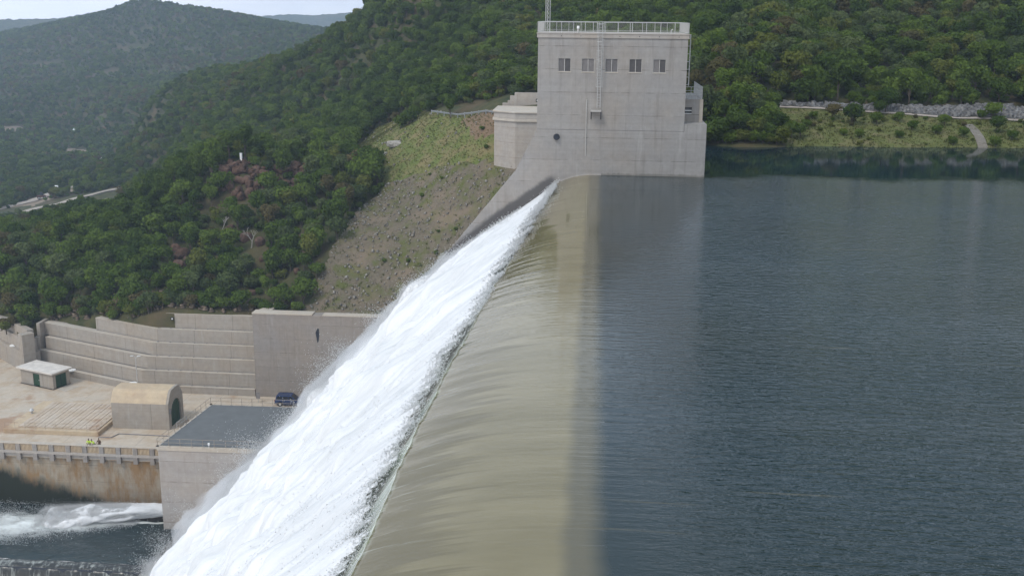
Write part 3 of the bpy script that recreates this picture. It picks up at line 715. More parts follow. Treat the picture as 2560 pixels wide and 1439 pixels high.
for k, (a, c) in enumerate(WIN):
    fr = MB()
    for (x0, x1, z0, z1) in ((a, a + .05, w0, w1), (c - .05, c, w0, w1), (a + .05, c - .05, w0, w0 + .05), (a + .05, c - .05, w1 - .05, w1), ((a + c) / 2 - .035, (a + c) / 2 + .035, w0 + .05, w1 - .05)):
        fr.box(x0, x1, Yf + 0.06, Yf + 0.14, z0, z1)
    wf = part(fr, 'window', M['frame'], tw)
    for s_, (x0, x1) in enumerate(((a + .05, (a + c) / 2 - .035), ((a + c) / 2 + .035, c - .05))):
        lv = MB()
        lv.box(x0, x1, Yf + 0.20, Yf + 0.22, w0 + .05, w1 - .05)
        for q_ in range(15):
            zz = w0 + .07 + q_ * 0.0845
            lv.add([(x0, Yf + 0.09, zz), (x1, Yf + 0.09, zz), (x1, Yf + 0.16, zz + 0.075), (x0, Yf + 0.16, zz + 0.075)], [(0, 1, 2, 3)])
        part(lv, 'louvre', M[(('louvre', 'louvre_dark'), ('louvre_pale', 'louvre_pale'), ('louvre', 'louvre'), ('louvre_dark', 'louvre_dark'), ('louvre_pale', 'louvre_dark'))[k][s_]], wf)
    part(MB().box(a - .05, c + .05, Yf - 0.06, Yf + 0.20, w0 - 0.07, w0 - .001), 'sill', M['conc_light'], wf)

def railing(name, runs, h, mat, parent, post=1.38, balusters=0.0, mid=(), r=0.028, feet=False):
    """railing along straight runs of (x,y,z) pairs"""
    mb = MB(); bal = MB(); feet_at = []
    for p, q in runs:
        p, q = Vector(p), Vector(q); L = (q - p).length; n = max(1, round(L / post)); up = Vector((0, 0, 1))
        mb.bar(p + up * h, q + up * h, r, 6)
        for mz in mid: mb.bar(p + up * mz, q + up * mz, r * 0.8, 5)
        for i in range(n + 1):
            a = p.lerp(q, i / n); mb.bar(a, a + up * (h - r * .5), r, 6)
            if feet: feet_at.append(a)
        if balusters:
            k = int(L / balusters)
            for i in range(1, k):
                a = p.lerp(q, i / k); bal.bar(a + up * 0.14, a + up * (h - r), 0.0065, 4, caps=False)
    o = part(mb, name, mat, parent)
    if balusters: part(bal, 'baluster_bars', M['frame'], o)
    for a in feet_at: part(MB().box(a.x - .14, a.x + .14, a.y - .14, a.y + .14, a.z - 0.02, a.z + .06), 'base_plate', M['conc_light'], o)
    return o
zr = 14.92
railing('roof_railing', [((-6.5, 116.95, zr), (-0.25, 116.95, zr)), ((0.47, 116.95, zr), (9.32, 116.95, zr)), ((-6.5, 116.95, zr), (-6.5, 130.9, zr)), ((9.32, 116.95, zr), (9.32, 130.9, zr)), ((-6.5, 130.9, zr), (9.32, 130.9, zr))], 1.12, M['galv'], tw, 1.38, 0.118, (0.13,))
# caged ladder down the front
mb = MB()
for x_ in (-0.05, 0.28): mb.bar((x_, 116.78, 7.2), (x_, 116.78, 16.05), 0.028, 6)
for q_ in range(30): mb.bar((-0.05, 116.78, 7.4 + 0.29 * q_), (0.28, 116.78, 7.4 + 0.29 * q_), 0.013, 5)
for zz in (8.5, 10.5, 12.5, 14.3): mb.bar((-0.05, 116.78, zz), (-0.05, 117.0, zz), 0.02, 5); mb.bar((0.28, 116.78, zz), (0.28, 117.0, zz), 0.02, 5)
ld = part(mb, 'ladder', M['galv'], tw)
mb = MB()
for zz in np.arange(9.4, 16.1, 0.93):
    pts = [(0.115 + 0.34 * math.cos(a), 116.75 - 0.55 * max(0, math.sin(a)), zz) for a in np.linspace(0, math.pi, 9)]
    for a_, b_ in zip(pts, pts[1:]): mb.bar(a_, b_, 0.020, 5)
for a in np.linspace(0, math.pi, 5): mb.bar((0.115 + 0.34 * math.cos(a), 116.75 - 0.55 * math.sin(a), 9.4), (0.115 + 0.34 * math.cos(a), 116.75 - 0.55 * math.sin(a), 16.06), 0.014, 5)
part(mb, 'safety_cage', M['galv'], ld)
mb = MB().box(-0.70, 0.42, 115.95, 117.0, 6.83, 6.95)
pl = part(mb, 'landing', M['frame'], tw)
for x_ in (-0.66, 0.38): part(MB().bar((x_, 116.0, 6.83), (x_, 116.96, 6.0), 0.035, 6).bar((x_, 116.96, 6.83), (x_, 116.96, 5.95), 0.035, 6), 'bracket', M['dark'], pl)
mb = MB().box(-1.21, -1.13, 116.93, 117.0, 2.0, 8.05)
for q_ in range(40): mb.box(-1.21, -1.05, 116.94, 117.0, 2.1 + q_ * .15, 2.13 + q_ * .15)
part(mb, 'gauge_board', M['frame'], tw)
mb = MB().bar((-4.30, 116.55, 4.02), (-4.30, 117.1, 4.02), 0.27, 18)
pp = part(mb, 'outlet_pipe', M['dark'], tw)
part(MB().bar((-4.30, 116.80, 4.02), (-4.30, 116.88, 4.02), 0.34, 18), 'flange', M['dark'], pp)
# side ladder at the right-hand corner
mb = MB()
for y_ in (117.6, 118.1): mb.bar((9.58, y_, 9.6), (9.58, y_, 14.9), 0.035, 6)
for q_ in range(7): mb.bar((9.27, 117.6, 9.7 + .8 * q_), (9.58, 117.6, 9.7 + .8 * q_), 0.03, 5)
for q_ in range(17): mb.bar((9.58, 117.6, 9.8 + .3 * q_), (9.58, 118.1, 9.8 + .3 * q_), 0.014, 5)
part(mb, 'side_ladder', M['galv'], tw)
# annexe on the upstream ledge
mb = MB()
ax0, ax1, ay0, ay1, az0, az1 = 9.27, 11.38, 119.8, 130.6, 5.60, 8.02
mb.box(ax0, 9.42, ay0, ay1, az0, az1); mb.box(10.24, ax1, ay0, ay1, az0, az1); mb.box(9.42, 10.24, ay0, ay1, az0, 6.46); mb.box(9.42, 10.24, ay0, ay1, 7.18, az1)
an = part(mb, 'annexe', M['conc'], tw)
wn_ = part(MB().box(9.42, 10.24, ay0 + .12, ay0 + .18, 6.46, 7.18), 'window', M['glass'], an)
mb = MB().box(9.42, 10.24, ay0 + .05, ay0 + .12, 6.78, 6.86); mb.box(9.40, 10.26, ay0 + .05, ay0 + .12, 6.46, 6.52)
part(mb, 'frame', M['white'], an)
part(MB().box(11.06, 11.42, ay0 - .06, ay0 - .001, az0, az1), 'corner_post', M['conc_light'], an)
railing('annexe_railing', [((9.45, ay0 + .1, 8.02), (11.3, ay0 + .1, 8.02)), ((11.3, ay0 + .1, 8.02), (11.3, ay1 - .1, 8.02))], 1.32, M['galv'], tw, 0.62, 0.0, (0.12, 0.5, 0.92))
# small fittings standing on the roof
cm = thing('roof_lamp', 'small white lamp head on a grey post at the tower roof edge', 'lamp', (-2.25, 116.98, 14.92))
part(MB().bar((-2.25, 116.98, 14.92), (-2.25, 116.98, 15.38), 0.13, 8, 0.10), 'post', M['frame'], cm)
part(MB().bar((-2.25, 116.98, 15.38), (-2.25, 116.98, 15.66), 0.15, 10, 0.13), 'lamp_head', M['white'], cm)
vp = thing('vent_pipe', 'short pale vent pipe with bent cap in the right corner of the tower roof', 'pipe', (7.6, 119.2, 14.92))
part(MB().bar((7.6, 119.2, 14.92), (7.6, 119.2, 15.3), 0.06, 8).bar((7.6, 119.2, 15.3), (7.8, 119.2, 15.36), 0.06, 8), 'pipe', M['galv'], vp)
mast = thing('lattice_mast', 'slim galvanised lattice mast standing on the left rear of the tower roof', 'mast', (-6.05, 129.5, 14.92))
mb = MB(); lat = MB(); base_ = [Vector((-6.05 + 0.30 * math.cos(a), 129.5 + 0.30 * math.sin(a), 14.92)) for a in (math.radians(30), math.radians(150), math.radians(270))]
for p in base_: mb.bar(p, p + Vector((0, 0, 11)), 0.03, 6)
for k in range(24):
    for i in range(3):
        lat.bar(base_[i] + Vector((0, 0, k * .45 + .1)), base_[(i + 1) % 3] + Vector((0, 0, k * .45 + .5)), 0.014, 4)
        lat.bar(base_[i] + Vector((0, 0, k * .45 + .1)), base_[(i + 1) % 3] + Vector((0, 0, k * .45 + .1)), 0.012, 4)
part(mb, 'mast_leg', M['galv'], mast); part(lat, 'lattice', M['galv'], mast)

# ------------------------------------------------------------------ chute side wall below the tower, wet along the water line
NXT, NZT = 150, 90
L_ = np.linspace(0, 1, NXT); ex = -8.35 - 46 * L_; ez = 0.10 + (ex + 8.82) * 1.238
D_ = np.linspace(0, 1, NZT) ** 1.4 * 9.0
VX = np.repeat(ex, NZT); VZ = np.repeat(ez, NZT) - np.tile(D_, NXT)
front_v = np.stack([VX, np.full_like(VX, 116.965), VZ], -1); back_v = front_v.copy(); back_v[:, 1] = 118.6
ii = np.arange(NXT * NZT).reshape(NXT, NZT)
ff = np.stack([ii[:-1, :-1], ii[:-1, 1:], ii[1:, 1:], ii[1:, :-1]], -1).reshape(-1, 4)
n_ = NXT * NZT
topf = np.stack([ii[:-1, 0], ii[1:, 0], ii[1:, 0] + n_, ii[:-1, 0] + n_], -1)
sw = np_mesh('chute_wall', np.concatenate([front_v, back_v]), np.concatenate([ff, ff[:, ::-1] + n_, topf]), M['conc_wet'])
tag(sw, 'sloping concrete side wall running down the spillway, dark and wet beside the white water', 'wall')
# wet zone: distance above the foam surface where it meets the wall
ft_, _fy = np.arange(0, 40, 0.25), 116.2
bx, bz = foam_base(ft_, np.full_like(ft_, _fy)); hh = 0.05 + 1.7 * (1 - np.exp(-ft_ / 6.0)) + 0.045 * ft_
wx = np.r_[-4.9, bx + NRM[0] * hh]; wz = np.r_[-1.1, bz + NRM[2] * hh]
def wet_of(Vv):
    d = np.full(len(Vv), 1e9)
    for a in range(0, len(wx)): d = np.minimum(d, np.hypot(Vv[:, 0] - wx[a], Vv[:, 2] - wz[a]))
    return np.clip(1.0 - (d - 0.25) / 1.0, 0, 1)
set_attr(sw, 'wet', np.concatenate([wet_of(front_v), np.zeros(n_)]))
# the same wet splash carried over on to the pier: a fine facing sheet of the pier wall
gx, gz = np.meshgrid(np.linspace(-8.82, 0.6, 90), np.linspace(-5.0, 2.2, 70), indexing='ij')
fv = np.stack([gx, np.full_like(gx, 116.985), gz], -1).reshape(-1, 3)
kp = (gx[:-1, :-1] > -8.82 + np.clip(gz[:-1, 1:] - 0.10, 0, 9) * 0.512)
ii = np.arange(gx.size).reshape(gx.shape)
pf = np_mesh('wetted_face', fv, np.stack([ii[:-1, :-1], ii[1:, :-1], ii[1:, 1:], ii[:-1, 1:]], -1)[kp], M['conc_wet'])
set_attr(pf, 'wet', wet_of(fv) * np.clip((-3.6 - fv[:, 0]) / 1.6, 0, 1)); hang(pf, tw)

# ------------------------------------------------------------------ abutment block, crest parapet steps, guard rail
ab = thing('abutment_block', 'pale concrete abutment block with a corniced parapet left of the tower', 'abutment', (-13, 180, -8))
mb = MB().prism([(-16.75, 177), (-13.1, 174.2), (-8.0, 174.2), (-8.0, 186), (-16.75, 186)], -14.0, 0.2, 'z')
part(mb, 'wall', M['conc_abut'], ab, bevel=0.05)
mb = MB().prism([(-17.0, 176.75), (-13.15, 173.9), (-7.9, 173.9), (-7.9, 186.2), (-17.0, 186.2)], 0.2, 0.62, 'z')
part(mb, 'cornice', M['conc_light'], ab, bevel=0.03)
mb = MB().prism([(-16.8, 177), (-13.1, 174.15), (-7.9, 174.15), (-7.9, 186), (-16.8, 186)], 0.62, 1.55, 'z')
part(mb, 'parapet', M['conc_abut'], ab, bevel=0.02)
mb = MB().prism([(-17.0, 176.8), (-13.15, 173.95), (-7.9, 173.95), (-7.9, 186.2), (-17.0, 186.2)], 1.55, 1.78, 'z')
part(mb, 'coping', M['conc_light'], ab, bevel=0.03)
mb = MB().prism([(-16.3, -6), (-16.3, 2.15), (-15.4, 2.15), (-15.4, 2.6), (-15.0, 2.6), (-15.0, 3.4), (-14.2, 3.4), (-14.2, 3.95), (1, 4.05), (1, -6)], 187, 187.8, 'y')
cp = mb.build('parapet_wall', M['conc_abut'], bevel=0.03); tag(cp, 'stepped pale concrete parapet rising behind the abutment block', 'wall')
tg = thing('survey_target', 'small black framed white survey target on the stepped parapet', 'target', (-10.3, 186.95, 2.7))
part(MB().box(-10.55, -10.05, 186.93, 186.99, 2.4, 2.95), 'plate', M['black'], tg); part(MB().box(-10.40, -10.20, 186.90, 186.93, 2.56, 2.8), 'mark', M['white'], tg)

def gz1(x, y): return float(ground_z(x, y)[0])
pts = [(-31.5, 206), (-28.5, 201.8), (-25.4, 197.6), (-22.3, 193), (-19.3, 188.6), (-16.9, 185.6)]
gp = [Vector((x, y, gz1(x, y))) for x, y in pts]
grl = thing('guard_rail', 'long grey steel guard rail on posts along the crest road left of the abutment', 'guard rail', gp[3])
mb = MB(); pm = MB()
dense = []
for a, b_ in zip(gp, gp[1:]):
    for k in range(2): dense.append(a.lerp(b_, k / 2))
dense.append(gp[-1])
for a, b_ in zip(dense, dense[1:]):
    dvec = (b_ - a).normalized(); side = Vector((-dvec.y, dvec.x, 0)) * 0.06
    for zz in (0.52, 0.72): mb.bar(a + Vector((0, 0, zz)) + side, b_ + Vector((0, 0, zz)) + side, 0.055, 6)
    mb.bar(a + Vector((0, 0, .62)), b_ + Vector((0, 0, .62)), 0.05, 5)
part(mb, 'rail_beam', M['rail_dull'], grl)
for a in dense: part(MB().box(a.x - .07, a.x + .07, a.y - .07, a.y + .07, a.z - .4, a.z + .85), 'post', M['rail_dull'], grl)

# ------------------------------------------------------------------ lower works: yard, terraces, basin wall, powerhouse, quay
ZY = -41.7
yard_poly = [(-112, 133.4), (-28, 133.4), (-28, 157.2), (-52.3, 157.2), (-71.4, 157.8), (-84, 163), (-95, 168), (-112, 178)]
struct(MB().prism(yard_poly, -43.0, ZY, 'z').build('yard', M['conc_yard']), 'stained concrete yard of the power station')
# terraced retaining wall, five benches and a top wall
tr = thing('terrace_wall', 'long stepped grey concrete retaining wall with five benches under the wooded knoll', 'retaining wall', (-66, 157, ZY))
kx = [-71.6, -71.0, -70.3, -69.5, -68.8, -68.44]
zs = [ZY - 0.4, -40.57, -38.37, -36.3, -34.2, -32.1, -29.65]
dirL = Vector((-13.5, 5.5)).normalized()
ends = [24.5, 23.0, 22.8, 24.6, 13.6, 0.0]
for k in range(6):
    yk = 157.0 + 0.72 * k
    P0 = Vector((-52.35, yk)); K = Vector((kx[k], yk + 0.35))
    path = [P0, K] if ends[k] == 0 else [P0, K, K + dirL * ends[k]]
    dep = [3.0, 2.6, 2.2, 1.8, 1.2, 0.55][k]
    o = part(MB().band(path[::-1], zs[k], zs[k + 1] - 0.06, dep), 'bench' if k < 5 else 'top_wall', M['conc_tier'], tr)
    part(MB().band([p_ + Vector((0, -0.03)) for p_ in path[::-1]], zs[k + 1] - 0.06, zs[k + 1], 0.78 if k < 5 else 0.6), 'ledge', M['conc_light'], o, bevel=0.015)
    if 0 < ends[k] and k in (3, 4): part(MB().band([p_ for p_ in path[::-1]], zs[k + 1] - 0.07, zs[k + 1] - 0.004, 1.2), 'coping', M['conc_light'], o)
for k in range(1, 6):       # dark drain pipes lying in the bench corners
    yk = 157.0 + 0.72 * k - 0.06; mb = MB()
    K = Vector((kx[k], yk + 0.35)); mb.bar((-52.4, yk, zs[k] + .06), (K.x, K.y, zs[k] + .03), 0.03, 5)
    if ends[k]:
        e = K + dirL * ends[k]; mb.bar((K.x, K.y, zs[k] + .06), (e.x, e.y, zs[k] + .03), 0.03, 5)
    for q_ in range(8): mb.bar((-54.5 - 2 * q_, yk - .03, zs[k] + .12), (-54.8 - 2 * q_, yk - .03, zs[k] + .05), 0.05, 6)
    part(mb, 'drain_pipe', M['louvre'], tr)
# steps at the terrace's left end
mb = MB(); e3 = Vector((kx[3], 159.5)) + dirL * 24.6
for k, (h0, h1, o_) in enumerate(((-41.9, -38.4, 0.0), (-38.4, -36.2, 0.25), (-36.2, -33.95, 0.5))):
    mb.box(e3.x - 0.9 + o_, e3.x + 0.2, e3.y - 2.6 + o_ * 2, e3.y + 1.5, h0, h1)
part(mb, 'end_pier', M['conc_tier'], tr, bevel=0.03)
w2 = thing('stepped_wall', 'short stepped concrete wall at the far left edge beyond the white-roofed hut', 'retaining wall', (-97, 165, ZY))
p2 = [Vector((-108, 176.2)), Vector((-93.4, 163.9))]
dn = (p2[1] - p2[0]).normalized(); nn = Vector((-dn.y, dn.x))
for k, (a, c) in enumerate(((ZY - .4, -38.35), (-38.35, -36.25), (-36.25, -34.6))):
    s_ = nn * 0.55 * k
    part(MB().band([p2[0] + s_, p2[1] + s_ - dn * 0.35 * k], a, c, 2.6 - .8 * k), 'bench', M['conc_tier'], w2, bevel=0.03)
part(MB().prism([(-94.0, 163.6), (-92.9, 162.7), (-91.6, 164.3), (-92.8, 165.2)], ZY - .3, -34.75, 'z'), 'end_pier', M['conc_tier'], w2, bevel=0.03)

bw = thing('basin_wall', 'high flat concrete wall behind the blue car, with a return wing on top', 'wall', (-42, 157, ZY))
part(MB().box(-52.2, -27, 157.0, 159.0, -43, -28.25), 'wall', M['conc_tall'], bw, bevel=0.04)
part(MB().prism([(-52.2, 159.0), (-50.2, 159.0), (-47.4, 166.8), (-49.5, 167.3)], -38, -28.25, 'z'), 'wing_wall', M['conc_light'], bw, bevel=0.04)
part(MB().box(-52.25, -42.8, 156.95, 159.05, -28.25, -28.10).box(-41.2, -27, 156.95, 158.6, -28.25, -28.12), 'coping', M['conc_light'], bw)
mb = MB().prism([(-42.35, -31.0), (-42.05, -30.3), (-41.8, -30.3), (-41.75, -31.3), (-41.9, -32.3), (-42.1, -32.6), (-42.2, -31.8)], 156.97, 156.999, 'y')
part(mb, 'seep_stain', M['dark'], bw)

# powerhouse
ph = thing('powerhouse', 'concrete powerhouse with flat dark grey roof railed on all sides beside the white water', 'powerhouse', (-48, 136, -55))
A_, B_, C_, D2 = (-56.2, 128.2), (-54.7, 144.1), (-39.5, 144.3), (-41.0, 128.4)
part(MB().prism([A_, D2, C_, B_], -58, -39.0, 'z'), 'wall', concrete('powerhouse_concrete', (0.395, 0.365, 0.335), lift=2.9), ph, bevel=0.05)
part(MB().prism([(A_[0] - .1, A_[1] - .1), (D2[0], D2[1] - .1), (C_[0], C_[1] + .1), (B_[0] - .1, B_[1] + .1)], -39.0, -38.42, 'z'), 'roof_beam', M['conc_light'], ph, bevel=0.03)
rf = part(MB().prism([(A_[0] + .25, A_[1] + .3), (D2[0] - .2, D2[1] + .3), (C_[0] - .2, C_[1] - .25), (B_[0] + .25, B_[1] - .25)], -38.42, -38.36, 'z'), 'roof', M['roof'], ph)
zr2 = -38.40
railing('roof_railing', [((A_[0], A_[1], zr2), (B_[0], B_[1], zr2)), ((B_[0], B_[1], zr2), (C_[0], C_[1], zr2)), ((A_[0], A_[1], zr2), (D2[0], D2[1], zr2))], 1.05, M['rail_old'], ph, 1.55, 0.0, (0.52,), r=0.030, feet=True)
part(MB().prism([(-57.0, 127.0), (-50, 127.0), (-50, 128.2), (-57.0, 128.2)], -60, -52.6, 'z').prism([(127.0, -52.6), (128.2, -52.6), (128.2, -51.4)], -56.9, -50, 'x'), 'plinth', M['conc_quay'], ph)
kn = thing('roof_lamp', 'small round white lamp on the front edge of the powerhouse roof', 'lamp', (-49.3, 128.25, -38.42))
part(MB().bar((-49.3, 128.25, -38.42), (-49.3, 128.25, -37.95), 0.05, 6), 'post', M['galv'], kn); part(MB().bar((-49.3, 128.25, -37.98), (-49.3, 128.25, -37.74), 0.14, 10), 'lamp_head', M['white'], kn)

# quay with a balustrade
qy = thing('quay_wall', 'stained brown quay wall under a concrete balustrade above the rushing tailwater', 'quay wall', (-75, 133.4, -50))
part(MB().box(-112, -55.6, 133.7, 136, -58, -42.9), 'wall', M['conc_quay'], qy)
part(MB().box(-112, -55.7, 133.0, 135.5, -42.35, -41.95).box(-112, -55.7, 133.35, 135.5, -42.9, -42.35), 'ledge', M['conc_abut'], qy, bevel=0.03)
part(MB().box(-112, -55.7, 133.05, 133.5, -40.98, -40.78), 'top_rail', M['conc_light'], qy, bevel=0.03)
bal = MB()
for k in range(260):
    x_ = -58.0 - 0.19 * k
    bal.box(x_ - .055, x_ + .055, 133.17, 133.35, -41.95, -40.98)
part(bal, 'balustrade', M['conc_warm'], qy)
for k in range(15):
    x_ = -59.2 - 2.37 * k
    part(MB().box(x_ - .32, x_ + .32, 133.0, 133.55, -41.95, -40.98).box(x_ - .30, x_ + .30, 132.98, 133.5, -43.3, -42.35), 'pier', M['conc_tall'], qy, bevel=0.02)

# hatch slab with precast cover beams
hs = thing('hatch_slab', 'low raised concrete slab with ribbed cover beams in front of the vaulted shed', 'slab', (-76, 144, ZY))
part(MB().box(-83.2, -69.2, 138.4, 150, ZY, -41.08), 'base', M['conc_warm'], hs, bevel=0.03)
for k in range(9):
    x0 = -81.4 + 1.32 * k
    part(MB().box(x0, x0 + 1.24, 139.2, 149.4, -41.08, -40.93).box(x0 + .42, x0 + .72, 139.2, 149.4, -40.93, -40.89), 'cover_beam', M['slab'], hs, bevel=0.02)
railing('handrail', [((-83, 138.55, -41.08), (-69.4, 138.55, -41.08)), ((-69.4, 138.55, -41.08), (-69.4, 141.6, -41.08))], 1.0, M['rail_old'], hs, 1.5, 0.0, (0.5,), r=0.014)
vk = thing('roof_vent', 'small mushroom vent on the left of the ribbed slab', 'vent', (-82.2, 144.6, -41.08))
part(MB().bar((-82.2, 144.6, -41.08), (-82.2, 144.6, -40.6), 0.16, 10), 'pipe', M['frame'], vk); part(MB().bar((-82.2, 144.6, -40.6), (-82.2, 144.6, -40.3), 0.36, 12, 0.16), 'cap', M['galv'], vk)
cb = tag(MB().bar((-69.0, 138.0, ZY + .07), (-67.2, 138.15, ZY + .07), 0.07, 6).bar((-67.2, 138.15, ZY + .07), (-66.7, 139.6, ZY + .07), 0.07, 6).bar((-66.7, 139.6, ZY + .07), (-57, 139.4, ZY + .07), 0.07, 6).build('cable_pipe', M['louvre']), 'thin dark pipe bent across the stained yard beside the ribbed slab', 'pipe')

# vaulted shed over the access shaft, its arched door to the right
sh = thing('vaulted_shed', 'concrete shed with a tan chamfered vault roof and an arched green door', 'shed', (-64.4, 144.5, ZY))
prof = [(141.8, ZY), (141.8, -37.85), (142.75, -36.5), (143.2, -36.16), (144.55, -36.08), (145.9, -36.16), (146.35, -36.5), (147.3, -37.85), (147.3, ZY)]
arch = [(142.75, ZY)] + [(144.55 + 1.8 * math.cos(a), -39.65 + 1.8 * math.sin(a)) for a in np.linspace(math.pi, 0, 13)] + [(146.35, ZY)]
part(MB().prism(prof[:2] + [prof[-2], prof[-1]], -68.6, -60.5, 'x'), 'wall', M['conc_tier'], sh, bevel=0.03)
part(MB().prism(prof[1:-1], -68.7, -60.5, 'x'), 'roof', M['conc_warm'], sh, bevel=0.03)
# gable with the arch cut out
ga = MB(); out = [(y_, z_) for y_, z_ in prof]; n_o = len(out)
ring_o = [prof[0], prof[1]] + [tuple(np.interp(np.linspace(0, 1, 13)[i] * 6, range(7), [q_[c_] for q_ in prof[1:8]]) for c_ in (0, 1)) for i in range(13)] + [prof[-1]]
ring_o = [prof[0]] + ring_o[2:15] + [prof[-1]]
k_ = len(arch)
vs = [(-60.15, y_, z_) for y_, z_ in ring_o] + [(-60.15, y_, z_) for y_, z_ in arch] + [(-60.5, y_, z_) for y_, z_ in ring_o] + [(-60.5, y_, z_) for y_, z_ in arch]
fs = []
for i in range(k_ - 1):
    fs += [(i, i + 1, k_ + i + 1, k_ + i), (k_ + i, k_ + i + 1, 3 * k_ + i + 1, 3 * k_ + i), (i, 2 * k_ + i, 2 * k_ + i + 1, i + 1)]
ga.add(vs, fs); part(ga, 'gable', M['conc_tier'], sh)
dr = part(MB().prism(arch, -60.48, -60.38, 'x'), 'door', M['green'], sh)
mb = MB()
for y_ in (143.4, 144.1, 144.8, 145.5): mb.box(-60.38, -60.33, y_ - .03, y_ + .03, ZY, -38.5)
part(mb, 'door_ribs', M['green'], dr)
bx_ = tag(MB().box(-60.14, -59.95, 142.0, 142.3, -39.4, -38.6).build('switch_box', M['louvre'], bevel=0.02), 'small grey box on the shed gable left of the arched door', 'box')
gt = thing('barrier_rail', 'low pale pipe barrier in front of the arched green door', 'barrier', (-59.2, 143.6, ZY))
part(MB().bar((-59.3, 142.4, ZY + .95), (-58.9, 145.2, ZY + .95), 0.045, 6).bar((-59.3, 142.4, ZY + .5), (-58.9, 145.2, ZY + .5), 0.035, 6), 'rails', M['galv'], gt)
for q_ in ((-59.3, 142.4), (-58.9, 145.2)): part(MB().bar((*q_, ZY), (*q_, ZY + 1.0), 0.05, 6), 'post', M['galv'], gt)

# guard hut
ht = thing('hut', 'small concrete hut with an overhanging white slab roof and two green doors', 'hut', (-91.75, 159.38, ZY), math.atan2(-2.64, 6.70))
hw, hd, hh_ = 7.2, 3.25, 2.5
ho = thing('tmp', '', None)
def hpart(mb, name, mat, parent=ht, **k):
    o = mb.build(name, mat, None, **k); o.parent = parent; return o
bpy.data.objects.remove(ho)
wl = hpart(MB().box(0, 2.75, 0, .2, 0, hh_).box(4.2, hw, 0, .2, 0, hh_).box(2.75, 4.2, 0, .2, 2.05, hh_).box(0, .2, .2, hd, 0, hh_).box(.2, hw, hd - .2, hd, 0, hh_).box(hw - .2, hw, .2, .55, 0, hh_).box(hw - .2, hw, 2.65, hd - .2, 0, hh_).box(hw - .2, hw, .55, 2.65, 2.15, hh_), 'wall', M['conc_tier'], ht)
hpart(MB().box(-.5, hw + .4, -.45, hd + .4, hh_ + .004, hh_ + .28), 'roof', plain('hut_roof_slab', (0.60, 0.55, 0.49), 0.9, var=0.15, scale=1.0), ht, bevel=0.03)
d1 = hpart(MB().box(2.75, 4.2, .08, .14, 0, 2.05), 'door', M['green'], ht); hpart(MB().box(3.95, 4.05, .02, .08, 0.95, 1.1), 'handle', M['galv'], d1)
d2 = hpart(MB().box(hw - .14, hw - .08, .55, 2.65, 0, 2.15), 'door', M['green'], ht); hpart(MB().box(hw - .08, hw - .05, 1.57, 1.63, 0, 2.1), 'door_seam', M['black'], d2)
hpart(MB().box(-.25, hw + .25, -.25, hd + .25, -0.25, 0.0), 'plinth', M['conc_yard'], ht)
hpart(MB().prism([(hw + .25, .3), (hw + 2.4, .1), (hw + 2.4, 3.0), (hw + .25, 2.9)], -0.2, 0.03, 'z'), 'ramp', M['conc_light'], ht)

# street lamp with two heads, round white lids on the benches, sign
lp = thing('street_lamp', 'tall thin lamp post with two heads in front of the terraces', 'street lamp', (-71.0, 156.3, ZY))
part(MB().bar((-71.0, 156.3, ZY), (-71.0, 156.3, -35.75), 0.085, 8, 0.055), 'pole', M['galv'], lp)
for s_ in (-1, 1):
    ar = part(MB().bar((-71.0, 156.3, -35.8), (-71.0 + s_ * .55, 156.3, -35.5), 0.035, 6), 'arm', M['galv'], lp)
    part(MB().box(-71.0 + s_ * .55 - .28, -71.0 + s_ * .55 + .28, 156.12, 156.48, -35.56, -35.42), 'lamp_head', M['galv'], ar, bevel=0.03)
for (x_, y_, z_), lb in zip([(-72.4, 157.75, -40.5), (-85.0, 162.95, -40.5), (-97.6, 168.2, -38.28)], ['round white lid on the lowest bench right of the lamp post', 'round white lid on the lowest bench just right of the hut roof', 'round white lid on the stepped wall at the far left']):
    dsc = thing('drain_lid', lb, 'lid', (x_, y_, z_), 0, 'round white lids on the benches')
    part(MB().bar((x_, y_, z_ - .10), (x_, y_, z_ + .06), 0.62, 20), 'lid', M['white'], dsc); part(MB().bar((x_, y_, z_ + .06), (x_, y_, z_ + .14), 0.18, 12), 'knob', M['white'], dsc)
sgn = thing('sign', 'small grey sign on a post between the powerhouse roof and the basin wall', 'sign', (-51.0, 154.3, ZY))
part(MB().bar((-51.0, 154.3, ZY), (-51.0, 154.3, ZY + 1.0), 0.05, 6), 'post', M['galv'], sgn); part(MB().box(-51.32, -50.68, 154.2, 154.25, ZY + .7, ZY + 1.7), 'panel', M['louvre'], sgn)
t2 = thing('survey_target', 'small black framed white survey target on the top terrace wall', 'target', (-66.4, 160.5, -30.4))
part(MB().box(-66.66, -66.14, 160.52, 160.59, -30.75, -30.23), 'plate', M['black'], t2) ; part(MB().box(-66.50, -66.30, 160.48, 160.52, -30.59, -30.39), 'mark', M['white'], t2)

# ------------------------------------------------------------------ tailwater, outlet jet and weir
ZT = -50.2
m, nt, b = new_mat('tailwater'); t = NT(nt); p = t.pos(); x, y, z = t.sep(p)
wv_ = t.noise(t.map(p, (0.6, 1.0, 1)), 0.8, 7.0, 0.72, 0.9)
axis = t.math('ADD', 129.4, t.math('MULTIPLY', t.math('ADD', x, 60.0), 0.16))
dist = t.math('ABSOLUTE', t.math('SUBTRACT', y, axis))
wid = t.math('MAXIMUM', 0.35, t.math('ADD', 0.6, t.math('MULTIPLY', t.math('SUBTRACT', -60.0, x), 0.22)))
fo = t.math('SUBTRACT', 1.0, t.math('DIVIDE', dist, wid))
fo = t.math('ADD', fo, t.math('MULTIPLY', t.math('SUBTRACT', wv_, 0.5), 2.2))
fm = t.smooth(fo, -0.15, 0.75)
t.l(t.mix(fm, (0.014, 0.028, 0.028), (0.80, 0.83, 0.80)), b.inputs['Base Color'])
